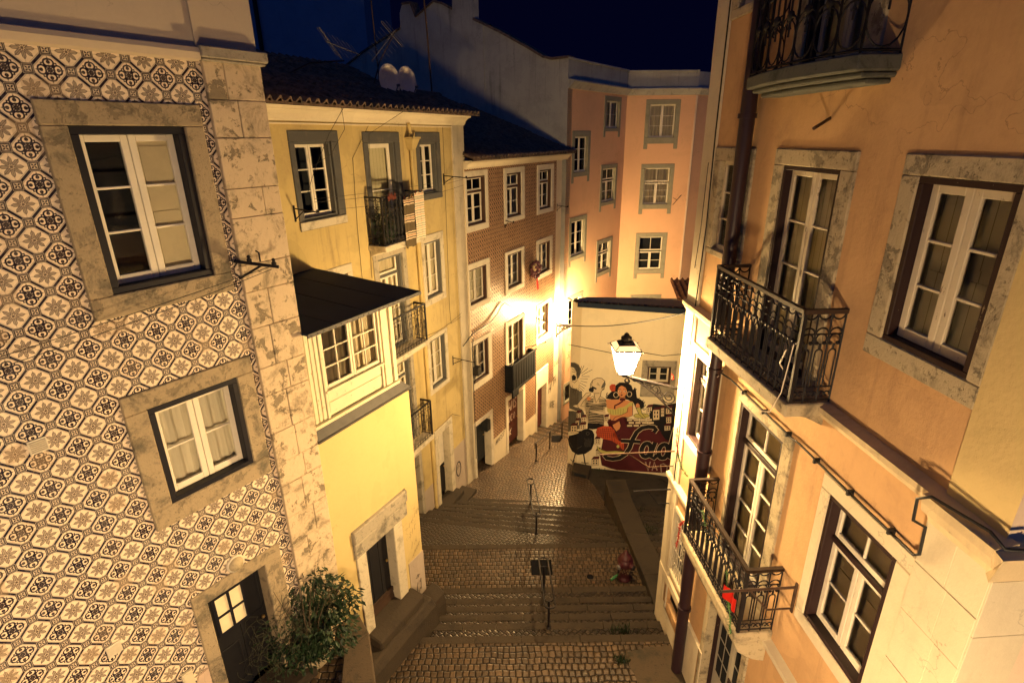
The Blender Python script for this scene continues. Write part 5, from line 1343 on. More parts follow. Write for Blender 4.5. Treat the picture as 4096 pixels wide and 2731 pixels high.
# ================================================================== salmon corner house
ph = P1F.root('salmon_corner_house', 'tall salmon corner house with grey window surrounds and a whitewashed gable', 'house', -5.)
kw = dict(jamb=0, wm='white_wood', sm='p_surround', v=.10, st=.06, ears=.2, proud=.025)
def pw(root, u0, u1, z0, z1, ou, oz, rows=3, back='dark', trans=None, leaves=2, cols=1): return window(root, rect(u0,u1,z0,z1), rect(u0+ou,u1-ou,z0+oz,z1-ou), rows=rows, back=back, trans=trans, leaves=leaves, cols=cols, **kw)
pw(ph, .84,2.55,8.3,10.22, .24,.2, 3, 'dark'); pw(ph, .77,2.48,4.55,6.55, .2,.2, 3, 'dark')
pw(ph, 3.84,5.67,10.2,11.74, .2,.16, 2, 'curtain'); pw(ph, 3.74,5.61,6.75,8.70, .2,.18, 2, 'dark', 7.95); pw(ph, 3.63,5.47,3.2,5.09, .22,.22, 2, 'dark', 4.35)
pw(ph, .67,2.36,.9,2.87, .22,.2, 3, 'dark')
window(ph, rect(.6,1.5,-2.75,-1.6), rect(.72,1.38,-2.65,-1.75), 0, wm='iron', sm='p_surround', leaves=4, rows=1, v=.1, back='dark', st=.02)
wall(ph, 'front_wall', M['salmon'], .38, 6.36, -5, 11.9, HOLES[ph.name], ends=False)
mb = MB(); wall_grid(mb, .38, 6.36, 11.9, 12.93, [], .02); mb.build('parapet', M['gable'], ph)
mb = MB(); mb.profile([(.02,11.85),(-.06,11.86),(-.10,11.92),(-.2,12.02),(-.3,12.1),(-.3,12.16),(.02,12.22)], .4, 6.3); mb.build('cornice', M['gable'], ph, .01); mb = MB(); mb.profile([(.15,12.93),(-.05,12.93),(-.05,13.0),(.15,13.0)], .36, 6.36); mb.build('parapet_coping', M['gable'], ph, .01)
# second face (towards the camera) and third face; built in the first face's frame
def p2loc(u, v, z, F_=P2F):
    w = F_.w(u, v, z); d = Vector((w.x-P1F.p0[0], w.y-P1F.p0[1])); c, s = math.cos(P1F.th), math.sin(P1F.th)
    return (d.x*c+d.y*s, -d.x*s+d.y*c, z)
class Sub:   # stand-in root: windows of the second face go on an Empty part turned to that face
    pass
e2 = bpy.data.objects.new('side_front', None); COL.objects.link(e2); e2.parent = ph
lx = p2loc(0,0,0); e2.location = (lx[0], lx[1], 0); e2.rotation_euler = (0,0,P2F.th-P1F.th); ROOT[e2.name] = 'p2root'; OFF['p2root'] = (0,0,-5.)
pw(e2, .96,2.70,9.6,11.66, .22,.3, 3, 'curtain'); pw(e2, .93,2.66,6.35,8.62, .21,.25, 3, 'curtain', 7.7); pw(e2, .89,2.60,2.85,5.1, .23,.25, 2, 'dark', 4.1); pw(e2, .82,2.56,-.6,1.68, .23,.25, 3, 'dark')
mb = MB(); wall_grid(mb, 0, 3.52, -5, 11.9, HOLES['side_front']); mb.face([(3.52,0,-5),(4.9,.75,-5),(4.9,.75,11.9),(3.52,0,11.9)]); mb.face([(4.9,.75,-5),(4.9,4,-5),(4.9,4,11.9),(4.9,.75,11.9)]); mb.build('front_wall', M['salmon'], e2)
mb = MB(); mb.box(3.42,3.56,-.012,.1,-5,11.86); mb.build('highlight_bead', M['salmon_pale'], e2, .03)  # corner highlight put into the paler colour of this strip
mb = MB(); wall_grid(mb, 0, 3.5, 11.9, 12.9, [], .02); mb.face([(3.5,.02,11.9),(4.9,.77,11.9),(4.9,.77,12.9),(3.5,.02,12.9)]); mb.build('parapet', M['gable'], e2)
pf = [(.02,11.85),(-.06,11.86),(-.10,11.92),(-.2,12.02),(-.3,12.1),(-.3,12.16),(.02,12.22)]
mb = MB(); mb.profile(pf, .0, 3.6)
a_ = [(3.6+.0,)+p for p in pf]; b_ = [(4.95-p[0]*.3, p[0]+.72, p[1]) for p in pf]; mb.faces(a_+b_, [(i, (i+1) % 7, 7+(i+1) % 7, 7+i) for i in range(7)])
mb.build('cornice', M['gable'], e2, .01); mb = MB(); mb.profile([(.15,12.9),(-.05,12.9),(-.05,12.97),(.15,12.97)], 0, 3.5); mb.build('parapet_coping', M['gable'], e2, .01)
rod = MB(); rod.tube([(2.75,0,6.55),(2.95,-.6,7.1)], .015); rod.tube([(2.75,0,6.9),(2.86,-.3,6.82)], .012); rod.build('line_bracket', M['iron'], e2)
# gable: goes back from the left edge of the first face
gp = [(-14,4),(-14,13.4),(-12.12,14.11),(-11.52,14.29),(-9.27,14.92),(-9.25,15.6),(-9.07,15.91),(-8.49,15.89),(-8.22,15.29),(-7.6,15.55),(-7.06,15.77),(-6.5,15.6),(-5.99,15.34),(-5.96,15.95),(-4.82,15.95),(-4.80,14.81),(-3.38,14.18),(-1.86,13.41),(-1.2,13.05),(-.77,12.94),(0,12.95),(0,-5),(-14,-5)]
mb = MB(); vs = [(.38, -p[0], p[1]) for p in gp]; n = len(vs); mb.face(vs[::-1]); vs2 = [(.78, -p[0], p[1]) for p in gp]; mb.face(vs2)
for i in range(n): j = (i+1) % n; mb.face([vs[i], vs[j], vs2[j], vs2[i]])
mb.build('gable', M['gable'], ph)
mb = MB(); mb.box(.33,.40,4.26,5.04,4,14.6); mb.build('gable_pilaster', M['gable'], ph)
mb = MB()
for i in range(1, 20):
    p = gp[i]; q = gp[i+1]
    if abs(q[0]-p[0]) > .25: mb = MB(); mb.hexa([(.30,-p[0],p[1]),(.9,-p[0],p[1]),(.9,-q[0],q[1]),(.30,-q[0],q[1]),(.34,-p[0],p[1]+.1),(.86,-p[0],p[1]+.1),(.86,-q[0],q[1]+.1),(.34,-q[0],q[1]+.1)]); mb.build('coping', M['roof_tile'], ph)
mb = MB(); mb.faces([(.8,.6,12.9),(5.5,3.5,12.9),(12,3.5,12.9),(.8,5.5,14.9),(6,6.5,14.1),(10,6.5,14.1)], [(0,1,4,3),(1,2,5,4)]); mb.face([(.8,5.5,14.9),(6,6.5,14.1),(10,6.5,14.1),(10,12,12.9),(.8,12,12.9)]); mb.build('roof', M['roof_tile'], ph)
painted(ph, 'graffiti', M['ink'], [(.03,s) for s in write('SEC',.9,-.3,.35)+write('BOLA',.55,-2.2,.5)] + [(.03,[(1.0,-1.0),(1.4,-.6),(1.6,-1.2),(1.1,-1.5),(1.8,-1.6)])], -.006)

# ================================================================== far blue wall
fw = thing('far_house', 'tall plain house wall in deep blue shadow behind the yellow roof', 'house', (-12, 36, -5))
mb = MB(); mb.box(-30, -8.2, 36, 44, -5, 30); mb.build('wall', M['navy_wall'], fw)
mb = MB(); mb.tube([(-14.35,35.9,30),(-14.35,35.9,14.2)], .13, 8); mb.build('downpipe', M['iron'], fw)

# ================================================================== mural house
mh = MF.root('mural_house', 'low cream house with a painted street mural and a corrugated roof', 'house', -3.)
wm_ = window(mh, rect(2.50,3.73,.95,2.40), rect(2.72,3.54,1.46,2.16), .05, 'b_jamb', 'worn_white', 'grey_stone', 2, 2, v=.14, back='dark', st=.06, proud=.02)
UE, CL = .27, .50; cx, cy = UE-.7071*CL, .7071*CL
mb = MB(); wall_grid(mb, UE, 5.2, -3, 3.3, HOLES[mh.name]); mb.prism([(UE,3.3),(5.2,3.3),(5.2,4.15),(UE,4.41)], 0, .2)
mb.face([(cx,cy,-3),(UE,0,-3),(UE,0,4.41),(cx,cy,4.5)]); mb.face([(cx,cy,4.5),(cx+.6,2.6,4.0),(cx+.6,2.6,-3),(cx,cy,-3)]); mb.face([(5.2,0,-3),(5.2,2.6,-3),(5.2,2.6,4),(5.2,0,4.15)]); mb.face([(5.2,2.6,-3),(cx+.6,2.6,-3),(cx+.6,2.6,4),(5.2,2.6,4)])
mb.build('wall', M['mural_wall'], mh)
mb = MB(); zr = lambda u: 4.66-.05*u
n = 90
vs = []
for k in range(n+1):
    u = -.25+5.6*k/n; w_ = .03*math.sin(k*2*pi/4)
    vs += [(u, -.30+(.0 if u > .2 else (.2-u)*.9), zr(u)+w_), (u, 2.9, zr(u)-.9+w_)]
mb.faces(vs, [(2*k, 2*k+2, 2*k+3, 2*k+1) for k in range(n)], True); mb.build('roof', M['roof_tile'], mh)
mb = MB(); mb.hexa([(.1,-.26,zr(.1)-.22),(5.2,-.26,zr(5.2)-.25),(5.2,-.2,zr(5.2)-.25),(.1,-.2,zr(.1)-.22),(.1,-.26,zr(.1)-.05),(5.2,-.26,zr(5.2)-.05),(5.2,-.2,zr(5.2)-.05),(.1,-.2,zr(.1)-.05)])
for k in range(12): u = .3+.42*k; mb.hexa([(u,-.24,zr(u)-.2),(u+.1,-.24,zr(u)-.2),(u+.1,.0,zr(u)-.2),(u,.0,zr(u)-.2),(u,-.24,zr(u)-.06),(u+.1,-.24,zr(u)-.06),(u+.1,.0,zr(u)-.06),(u,.0,zr(u)-.06)])
mb.build('eaves', M['roof_sheet'], mh)
tile_roof(mh, 3.6, 5.2, .3, 4.62, 2.0, 4.9, M['roof_edge'], .2, name='tile_patch')
cb = MB(); cb.tube([(-.2,-.02,2.95),(.9,-.03,2.75),(1.6,-.03,2.62),(2.4,-.03,2.72),(3.2,-.03,2.6),(4.4,-.03,2.75)], .012, 4); cb.build('cable', M['cable'], mh)
# the mural, laid flat on the wall and folded round its chamfered corner
def fold(s, z, k):
    if s >= UE: return (s, -.003-.0006*k, z)
    t = (UE-s)*.7071; o = (.003+.0006*k)*.7071
    return (UE-t-o, t-o, z)
mcols = list(MP); mm = MB()
def addpoly(pts, col, k):
    bm = bmesh.new(); f = bm.faces.new([bm.verts.new((p[0], 0, p[1])) for p in pts])
    bmesh.ops.triangulate(bm, faces=[f], ngon_method='EAR_CLIP')
    if min(p[0] for p in pts) < UE < max(p[0] for p in pts):
        bmesh.ops.bisect_plane(bm, geom=bm.verts[:]+bm.edges[:]+bm.faces[:], plane_co=(UE,0,0), plane_no=(1,0,0), dist=1e-5)
    mm.mat(mcols.index(col))
    for f in bm.faces: mm.face([fold(v.co.x, v.co.z, k) for v in f.verts])
    bm.free()
lay = 0
for ln in MURAL.strip().split('\n'):
    hd, *pp_ = ln.split(); pts = [tuple(float(q) for q in p.split(',')) for p in pp_]; pts = [(a, max(b, -2.3)) for a, b in pts]
    lay += 1; k = lay*.05
    if hd[0] == 'P':
        try: addpoly(pts, hd[1], k)
        except Exception: pass
    else:
        w = float(hd[2:]); w *= 1.5 if (w < .04 or w > .08) else 1.; tmp = MB(); ribbon(tmp, pts, w, 0)
        for f in tmp.f:
            q = [tmp.v[i] for i in f]
            try: addpoly([(p[0], p[2]) for p in q], hd[1], k)
            except Exception: pass
mm.build('painted_mural', [MP[c] for c in mcols], mh)

# ================================================================== orange house (right)
rf = RFF.root('orange_house', 'tall rough plastered orange house with stone window surrounds and three iron balconies', 'house', -1.5)
window(rf, rect(3.2,4.50,7.97,9.83), rect(3.40,4.36,8.17,9.65), .058, 'brown_jamb', 'worn_white', 'rf_stone', 2, 3, v=.075, jd=.09, back='grey_shutter', st=.075)
window(rf, rect(.98,2.56,7.23,9.83), rect(1.20,2.33,7.25,9.64), .052, 'brown_jamb', 'worn_white', 'rf_stone', 2, 4, v=.075, jd=.09, back='grey_shutter', st=.065)
window(rf, rect(-.86,.42,8.17,9.82), rect(-.64,.2,8.27,9.62), 0, 'brown_jamb', 'worn_white', 'rf_stone', 2, 3, v=.06, back='dark', st=.06)
window(rf, rect(3.05,4.43,4.36,6.46), rect(3.20,4.22,4.53,6.27), .058, 'brown_jamb', 'white_wood', 'cream_plaster', 2, 2, trans=5.72, v=.10, jd=.115, back='shutter', st=.065)
window(rf, rect(.95,2.41,3.69,6.47), rect(1.05,2.20,3.71,6.32), .052, 'brown_jamb', 'white_wood', 'rf_stone', 2, 4, trans=5.72, v=.09, jd=.105, back='shutter', st=.06)
window(rf, rect(-.9,.30,4.58,6.55), rect(-.78,.14,4.70,6.38), .06, 'brown_jamb', 'white_wood', 'cream_plaster', 2, 2, trans=5.9, v=.12, back='shutter', st=.055)
window(rf, rect(.98,2.56,10.66,13.3), rect(1.20,2.33,10.68,13.1), .052, 'brown_jamb', 'grey_door', 'rf_stone', 2, 4, v=.13, back='grey_shutter', st=.065)
window(rf, rect(-.86,.42,11.55,13.2), rect(-.64,.2,11.68,13.0), 0, 'brown_jamb', 'worn_white', 'rf_stone', 2, 3, v=.06, back='dark', st=.06)
window(rf, rect(3.2,4.50,11.6,13.3), rect(3.40,4.36,11.8,13.1), .058, 'brown_jamb', 'worn_white', 'rf_stone', 2, 3, v=.075, jd=.09, back='grey_shutter', st=.075)
gw = window(rf, rect(-1.0,-.02,1.38,3.05), rect(-.90,-.12,1.48,2.95), 0, wm='dark_jamb', sm='cream_plaster', leaves=2, rows=1, v=.16, back='dark', st=.04)
mb = MB()
for k in range(9): u = -.88+.095*k; mb.tube([(u,.02,1.48),(u,.02,2.95)], .011, 5)
for k in range(4): mb.tube([(-.9,.03,1.7+.33*k),(-.12,.03,1.7+.33*k)], .009, 4)
for k in range(5):
    for s in (1,-1): mb.tube([(-.9+.19*k,.035,1.6+.25*k if s > 0 else 2.8-.25*k),(-.7+.19*k,.035,1.85+.25*k if s > 0 else 2.55-.25*k)], .008, 4)
mb.build('grille', M['white_metal'], gw)
window(rf, rect(-1.0,-.2,.5,1.02), rect(-.93,-.27,.57,.95), 0, wm='dark_jamb', sm='orange', leaves=1, rows=1, v=.1, back='dark', st=.03, proud=.004)
gdw = door(rf, rect(.86,2.3,-.1,2.95), rect(1.02,2.14,.02,2.72), 'grey_door', 'rf_stone', v=.2, boards_=2)
mb = MB()
for k in range(2):
    x0 = 1.06+.55*k
    for r in range(4):
        for c in range(2): mb.face([(x0+.06+.2*c,.193,1.0+.4*r),(x0+.23+.2*c,.193,1.0+.4*r),(x0+.23+.2*c,.193,1.36+.4*r),(x0+.06+.2*c,.193,1.36+.4*r)])
mb.build('pane', M['dark_inside'], gdw)
mb = MB(); mb.box(1.58,1.70,.17,.192,1.25,1.38); mb.box(.98,1.03,.12,.22,0,2.72); mb.build('frame', M['brown_jamb'], gdw)
hr = HOLES[rf.name]
wall(rf, 'orange_wall', M['orange'], -1.34, 5.03, -1.5, 15, hr, depth=6, ends=False)
mb = MB(); wall_grid(mb, -1.36, -.87, -1.5, 15, hr, -.035); mb.face([(-1.36,6,-1.5),(-1.36,-.035,-1.5),(-1.36,-.035,15),(-1.36,6,15)]); mb.face([(-.87,-.035,-1.5),(-.87,0,-1.5),(-.87,0,15),(-.87,-.035,15)]); wall_grid(mb, -1.34, 1.0, -1.5, 1.25, hr+[(-1.1,-.1,.45,1.1)], -.05); mb.face([(1.0,-.05,-1.5),(1.0,0,-1.5),(1.0,0,1.25),(1.0,-.05,1.25)]); mb.face([(-1.34,-.05,1.25),(1.0,-.05,1.25),(1.0,0,1.27),(-1.34,0,1.27)]); mb.build('corner_pilaster', M['cream_plaster'], rf)
mb = MB(); wall_grid(mb, 4.5, 5.05, -1.5, 15, hr, -.03); mb.face([(4.5,0,-1.5),(4.5,-.03,-1.5),(4.5,-.03,15),(4.5,0,15)]); mb.build('quoin', M['ochre'], rf)
mb = MB(); mb.face([(5.05,-.03,-1.5),(5.05,6,-1.5),(5.05,6,15),(5.05,-.03,15)]); mb.face([(5.05,6,-1.5),(-1.36,6,-1.5),(-1.36,6,15),(5.05,6,15)]); mb.face([(-1.36,0,15),(5.05,0,15),(5.05,6,15),(-1.36,6,15)]); mb.build('side_wall', M['pinkish'], rf)
def jitter_blocks(mb, u0, u1, z0, z1, v):
    z = z0; r = random.Random(8)
    while z < z1:
        hh = min(r.uniform(.5,.8), z1-z); c = [u0, u0+r.uniform(.35,.65)*(u1-u0), u1]
        for a, b in zip(c, c[1:]): mb.box(a+.0015,b-.0015,v-.0-r.uniform(0,.006),v+.03,z+.0015,z+hh-.0015)
        z += hh
mb = MB(); jitter_blocks(mb, 4.42, 5.06, -1.5, 6.9, -.045)
for z in (-1.5,): 
    zz = z; r = random.Random(11)
    while zz < 6.9:
        hh = min(r.uniform(.5,.8), 6.9-zz); mb.box(5.052,5.072,-.04,r.uniform(.4,.75),zz+.0015,zz+hh-.0015); zz += hh
mb.build('quoin_stone', M['cream_plaster'], rf, .004)
mb = MB(); pr = [(0,7.02),(-.05,7.03),(-.08,7.08),(-.12,7.12),(-.12,7.18),(0,7.22)]
mb.profile(pr, -1.37, .69); mb.build('cornice', M['rf_cornice'], rf); mb = MB(); mb.profile(pr, 2.84, 4.45)
pr2 = [(0,6.88),(-.06,6.89),(-.09,6.96),(-.16,7.02),(-.18,7.10),(-.18,7.18),(0,7.22)]; mb.profile(pr2, 4.45, 5.12)
mb.hexa([(5.05,-.1,6.9),(5.14,-.16,6.9),(5.14,6,6.9),(5.05,6,6.9),(5.05,-.17,7.19),(5.2,-.18,7.15),(5.2,6,7.15),(5.05,6,7.19)])
mb.build('cornice', M['rf_cornice'], rf)
mb = MB(); pr3 = [(0,3.36),(-.05,3.37),(-.09,3.43),(-.1,3.52),(0,3.56)]; mb.profile(pr3, -1.38, .62); mb.build('lower_cornice', M['cream_plaster'], rf); mb = MB(); mb.profile(pr3, 2.66, 4.42); mb.build('lower_cornice', M['cream_plaster'], rf)
balcony(rf, .66, 2.88, .45, 7.06, 7.22, 8.27, 'arch', .165, 'rf_stone', t=.0115)
balcony(rf, .62, 2.70, .47, 3.52, 3.68, 4.72, 'arch', .165, 'rf_stone', t=.0115)
balcony(rf, .72, 2.86, .55, 10.52, 10.66, 11.8, 'ring', .30, 'slab_dark', curved=True, t=.012, wood=False)
mb = MB(); mb.profile([(-.02,3.1),(-.02,3.5),(-.50,3.5),(-.42,3.3),(-.2,3.15)], .64, 2.68); mb.build('balcony_cove', M['rf_stone'], rf, .02)
mb = MB(); mb.tube([(.32,-.14,15),(.32,-.14,7.3)], .10, 12); mb.tube([(.30,-.14,7.05),(.30,-.14,.02)], .105, 12)
for z in (10.2, 6.5, 5.0, 1.6): mb.lathe([(.125,0),(.125,.06)], (.31,-.14,z), 12)
mb.box(.12,.50,-.16,-.13,6.46,6.49); mb.build('downpipe', M['pipe'], rf)
mb = MB(); pts = [(.5,-.13,6.55),(.7,-.05,6.52),(2.4,-.05,6.50),(2.55,-.05,6.52),(3.5,-.05,6.50),(4.40,-.05,6.49),(4.46,-.06,6.55),(4.46,-.08,6.84),(4.46,-.21,6.92),(4.46,-.23,7.14),(4.54,-.19,7.215),(5.0,-.12,7.24),(5.16,-.15,7.22),(5.22,.3,7.2),(5.22,3,7.2)]; mb.tube(pts, .014, 6)
for u in (1.1,1.7,2.3,2.9,3.5,4.1): mb.box(u-.012,u+.012,-.075,0,6.47,6.53)
mb.tube([(-.85,-.05,15),(-.86,-.06,10),(-.84,-.05,8.6),(-.9,-.06,7.3),(-1.0,-.06,5.5),(-1.02,-.06,3.4)], .012, 5); mb.tube([(-.55,-.25,9.6),(-.45,-.3,8.6),(-.4,-.35,8.0)], .006, 4)
mb.build('cable', M['cable'], rf)
mb = MB(); mb.tube([(2.56,-.3,7.35),(2.62,-.5,7.6),(2.7,-.5,7.8)], .008, 4); mb.tube([(2.8,-.49,7.9),(2.74,-.5,7.3),(2.62,-.52,7.0),(2.5,-.56,6.95)], .008, 4); mb.build('rope', M['dish'], rf)
mb = MB(); mb.tube([(1.95,.0,10.15),(2.15,-.28,10.05)], .02); mb.build('stub_pipe', M['rust_iron'], rf)
def rack(u, z, ln, mat, spread=.3):
    mb = MB(); mb.tube([(u,0,z),(u,-ln,z)], .018); mb.tube([(u,0,z-.34),(u,-ln*.35,z-.34),(u,-ln*.62,z-.02)], .013); mb.box(u-.02,u+.02,-.02,0,z-.4,z+.06); return mb.build('clothes_rack', M[mat], rf)
rack(2.98, 4.73, .95, 'rust_iron'); rack(-1.2, 4.1, 1.55, 'rust_iron'); rack(-1.2, 3.2, .8, 'iron')
for c in list(e2.children):
    c.parent = ph; c.location = e2.location; c.rotation_euler = e2.rotation_euler
bpy.data.objects.remove(e2)

# ================================================================== ground and steps
r_ = .14
EDGE = [(0, 8.81, 8.81), (1, 9.27, 9.27), (2, 9.64, 9.64), (3, 10.02, 10.02), (4, 10.39, 10.39), (5, 10.87, 10.87), (6, 12.61, 12.61)]
for k in range(7): EDGE.append((7+k, 14.0+.375*k, 12.95+.45*k))       # y at x=-2.8 and at x=3.2
def ey(k, x): a, b = EDGE[k][1:]; return a+(b-a)*(x+2.8)/6.0
XL, XR = -5.2, 5.0
mb = MB(); st = MB(); 
for k in range(14):
    z = -r_*k; nose = .17 if k < 7 else .15
    yl0, yr0 = (3.0, 3.0) if k == 0 else (ey(k-1, XL), ey(k-1, XR))
    yl1, yr1 = ey(k, XL)-nose, ey(k, XR)-nose
    mb.mat(0 if k in (0, 6) else 1)
    mb.face([(XL, yl0, z), (XR, yr0, z), (XR, yr1, z), (XL, yl1, z)])
    # edging stones with joints
    x = XL; rs = random.Random(k)
    while x < XR:
        x2 = min(x+rs.uniform(.7,1.3), XR); dz = rs.uniform(-.004,.006)
        st.hexa([(x+.004, ey(k,x)-nose, z-r_-.02), (x2-.004, ey(k,x2)-nose, z-r_-.02), (x2-.004, ey(k,x2)+.012, z-r_-.02), (x+.004, ey(k,x)+.012, z-r_-.02),
                 (x+.004, ey(k,x)-nose, z+.004+dz), (x2-.004, ey(k,x2)-nose, z+.004+dz), (x2-.004, ey(k,x2)+.012, z+.002+dz), (x+.004, ey(k,x)+.012, z+.002+dz)])
        x = x2
structure(mb.build('steps_paving', [M['cobble'], M['cobble_small']])); structure(st.build('steps_edging', M['step_stone'], None, .012))
# cobbled slope below the steps and the last flight beside the brown house
zt = -r_*14+.02
def gz(y): return -1.82-.14*(y-16) if y < 21 else -2.52
mb = MB(); ys = [(15.2,3.3), (16,3.1), (17,2.95), (18.55,2.45), (20,2.45), (21.3,2.45)]
for (a,xa), (b,xb) in zip(ys, ys[1:]): mb.face([(-4, a, gz(a)-.02), (xa, a, gz(a)-.02), (xb, b, gz(b)-.02), (-4, b, gz(b)-.02)])
sl = [(3.1,15.7,gz(16)-.02),(3.1,16,gz(16)-.02),(2.95,17,gz(17)-.02),(2.45,18.55,gz(18.55)-.02)]; sr = [(6,15.7,-2.36),(6,16,-2.38),(6,17,-2.42),(6,18.6,-2.48)]
mb.mat(1)
for i in range(3): mb.face([sl[i], sr[i], sr[i+1], sl[i+1]])
structure(mb.build('street', [M['cobble_far'], M['dirt']]))
mb = MB(); st = MB()
dB = Vector((math.cos(BF.th), math.sin(BF.th))); nB = Vector((-dB.y, dB.x)); o = BF.w(4.6, 0, 0).xy
for k in range(7):
    a = o + dB*(.56*k); b = o + dB*(.56*(k+1)-.15); c = o + dB*(.56*(k+1)); z = -2.52-.15*(k+1) + .13
    def Q(p, s, zz): q = p - nB*s; return (q.x, q.y, zz)
    mb.face([Q(a,-.3,z), Q(a,4.5,z), Q(b,4.5,z), Q(b,-.3,z)])
    st.hexa([Q(b,4.5,z-.2),Q(c,4.5,z-.2),Q(c,-.3,z-.2),Q(b,-.3,z-.2),Q(b,4.5,z+.005),Q(c,4.5,z+.005),Q(c,-.3,z+.005),Q(b,-.3,z+.005)])
structure(mb.build('lower_steps_paving', M['cobble_far'])); structure(st.build('lower_steps_edging', M['step_stone'], None, .01))
mb = MB(); mb.face([(-40,-20,-4.6),(60,-20,-4.6),(60,90,-4.6),(-40,90,-4.6)]); structure(mb.build('ground', M['dirt']))
mb = MB(); mb.face([(-4,21.5,-3.55),(14,21.5,-3.55),(14,34,-3.75),(-4,34,-3.75)]); structure(mb.build('lower_street', M['cobble_far']))
mb = MB(); mb.slab([(3.2,7.2),(2.45,7.0),(2.35,7.9),(2.15,8.35),(2.75,8.5),(3.5,8.55),(3.5,7.2)], -.02, .009); structure(mb.build('concrete_patch', M['concrete']))
mb = MB(); mb.hexa([(3.35,9.66,-2),(9,9.66,-2),(9,15.75,-3.5),(3.2,15.75,-3.5),(3.35,9.66,-.85),(9,9.66,-1.0),(9,15.75,-2.38),(3.2,15.75,-1.86)]); structure(mb.build('terrace', M['dirt']))
mb = MB(); mb.hexa([(2.85,17.55,-2.6),(5.9,16.75,-2.8),(5.9,16.9,-2.8),(2.85,17.7,-2.6),(2.85,17.55,-2.08),(5.9,16.75,-2.36),(5.9,16.9,-2.36),(2.85,17.7,-2.08)]); structure(mb.build('kerb', M['step_stone']))
dk = thing('drain_box', 'stone street gully with a dark slot at the foot of the mural', 'drain', (2.5,18.0,-2.2))
mb = MB(); mb.hexa([(2.20,17.80,-2.5),(2.80,17.50,-2.5),(3.02,18.2,-2.5),(2.36,18.5,-2.5),(2.20,17.80,-1.88),(2.80,17.50,-1.86),(3.02,18.2,-1.92),(2.36,18.5,-1.95)]); mb.build('stone', M['step_stone'], dk, .02)
mb = MB(); mb.hexa([(2.30,17.735,-2.04),(2.72,17.525,-2.03),(2.72,17.56,-2.03),(2.30,17.77,-2.04),(2.30,17.735,-1.93),(2.72,17.525,-1.92),(2.72,17.56,-1.92),(2.30,17.77,-1.93)]); mb.build('slot', M['dark_inside'], dk)
# parapet to the right of the steps
pw_ = [(3.32,9.62,-.40),(3.30,11,-.50),(3.19,12.74,-.66),(3.12,15.6,-.92)]
pt = thing('parapet_wall', 'low rendered wall sloping down along the right side of the steps', 'wall', (3.2,12.5,-2))
mb = MB()
for (x,y,z),(x2,y2,z2) in zip(pw_, pw_[1:]): mb.hexa([(x,y,-2.6),(x+.55,y,-2.6),(x2+.55,y2,-2.6),(x2,y2,-2.6),(x,y,z),(x+.55,y,z+.0),(x2+.55,y2,z2),(x2,y2,z2)])
mb.build('wall', M['concrete'], pt)
mb = MB()
for j, ((x,y,z),(x2,y2,z2)) in enumerate(zip(pw_, pw_[1:])): mb.hexa([(x-.03,y,z+.003),(x+.60,y,z+.003),(x2+.60,y2-.012,z2+.003),(x2-.03,y2-.012,z2+.003),(x-.03,y,z+.06),(x+.60,y,z+.06),(x2+.60,y2-.012,z2+.06),(x2-.03,y2-.012,z2+.06)])
mb.build('coping', M['step_stone'], pt, .015)
mb = MB(); mb.box(3.07,3.76,14.75,15.64,-.885,-.80); mb.box(3.075,3.10,15.5,15.63,-1.9,-.88); mb.build('end_cap', M['step_stone'], pt, .01)
mb = MB(); rg = random.Random(9)
for i in range(5): y = 14.9+.13*i; mb.face([(3.2,y,-.796),(3.2+rg.uniform(.2,.5),y+.03,-.796),(3.2+rg.uniform(.2,.5),y+.08,-.796),(3.22,y+.06,-.796)])
for i in range(10):
    y = 10.3+.24*i; x = 3.312-.05*(y-10.3)/1.3 - .012
    mb.face([(x,y,-.62-rg.random()*.1),(x,y+.03,-.62-rg.random()*.1),(x,y+.05,-.85-rg.random()*.1),(x,y+.02,-.85)]); mb.face([(x,y,-.7),(x,y+.2,-.68-rg.random()*.1),(x,y+.2,-.71),(x,y,-.73)])
mb.build('graffiti', M['ink'], pt)
# planted platform in front of the tiled house door
pf_ = thing('planter_platform', 'raised cobbled platform with a mossy rendered retaining wall in front of the tiled house door', 'wall', (-3.2,6.5,0))
tl = LT.w(4.75,0,0); 
mb = MB(); mb.hexa([(-2.28,4,-.1),(-2.25,6.4,-.1),(-2.66,7.7,-.1),(-3.1,4,-.1)]+[(-2.28,4,1.8),(-2.25,6.4,1.8),(-2.66,7.7,1.76),(-3.1,4,1.8)]) if False else None
mb.hexa([(-2.30,3,-.1),(-2.26,6.37,-.1),(-2.82,6.37,-.1),(-2.86,3,-.1),(-2.30,3,1.8),(-2.26,6.37,1.8),(-2.82,6.37,1.8),(-2.86,3,1.8)])
mb.hexa([(-2.26,6.371,-.1),(-2.60,7.35,-.1),(-2.94,6.95,-.1),(-2.82,6.371,-.1),(-2.26,6.371,1.8),(-2.60,7.35,1.78),(-2.94,6.95,1.8),(-2.82,6.371,1.8)])
mb.hexa([(-2.60,7.351,-.1),(-3.00,8.0,-.1),(-3.30,7.6,-.1),(-2.94,6.951,-.1),(-2.60,7.351,1.78),(-3.00,8.0,1.6),(-3.30,7.6,1.7),(-2.94,6.951,1.8)])
mb.build('retaining_wall', M['concrete'], pf_, .02)
mb = MB(); mb.face([(-2.6,3,1.5),(-2.6,6.4,1.5),(-3.0,7.7,1.5),(-3.5,7.8,1.5),(-6.8,3,1.5)]); mb.build('paving', M['cobble'], pf_)
mb = MB(); mb.hexa([tuple(LT.w(*p)) for p in ((2.3,-.42,1.4),(3.75,-.42,1.4),(3.75,.2,1.4),(2.3,.2,1.4),(2.3,-.42,1.68),(3.75,-.42,1.68),(3.75,.2,1.70),(2.3,.2,1.70))]); mb.build('door_step', M['step_stone'], pf_, .02)
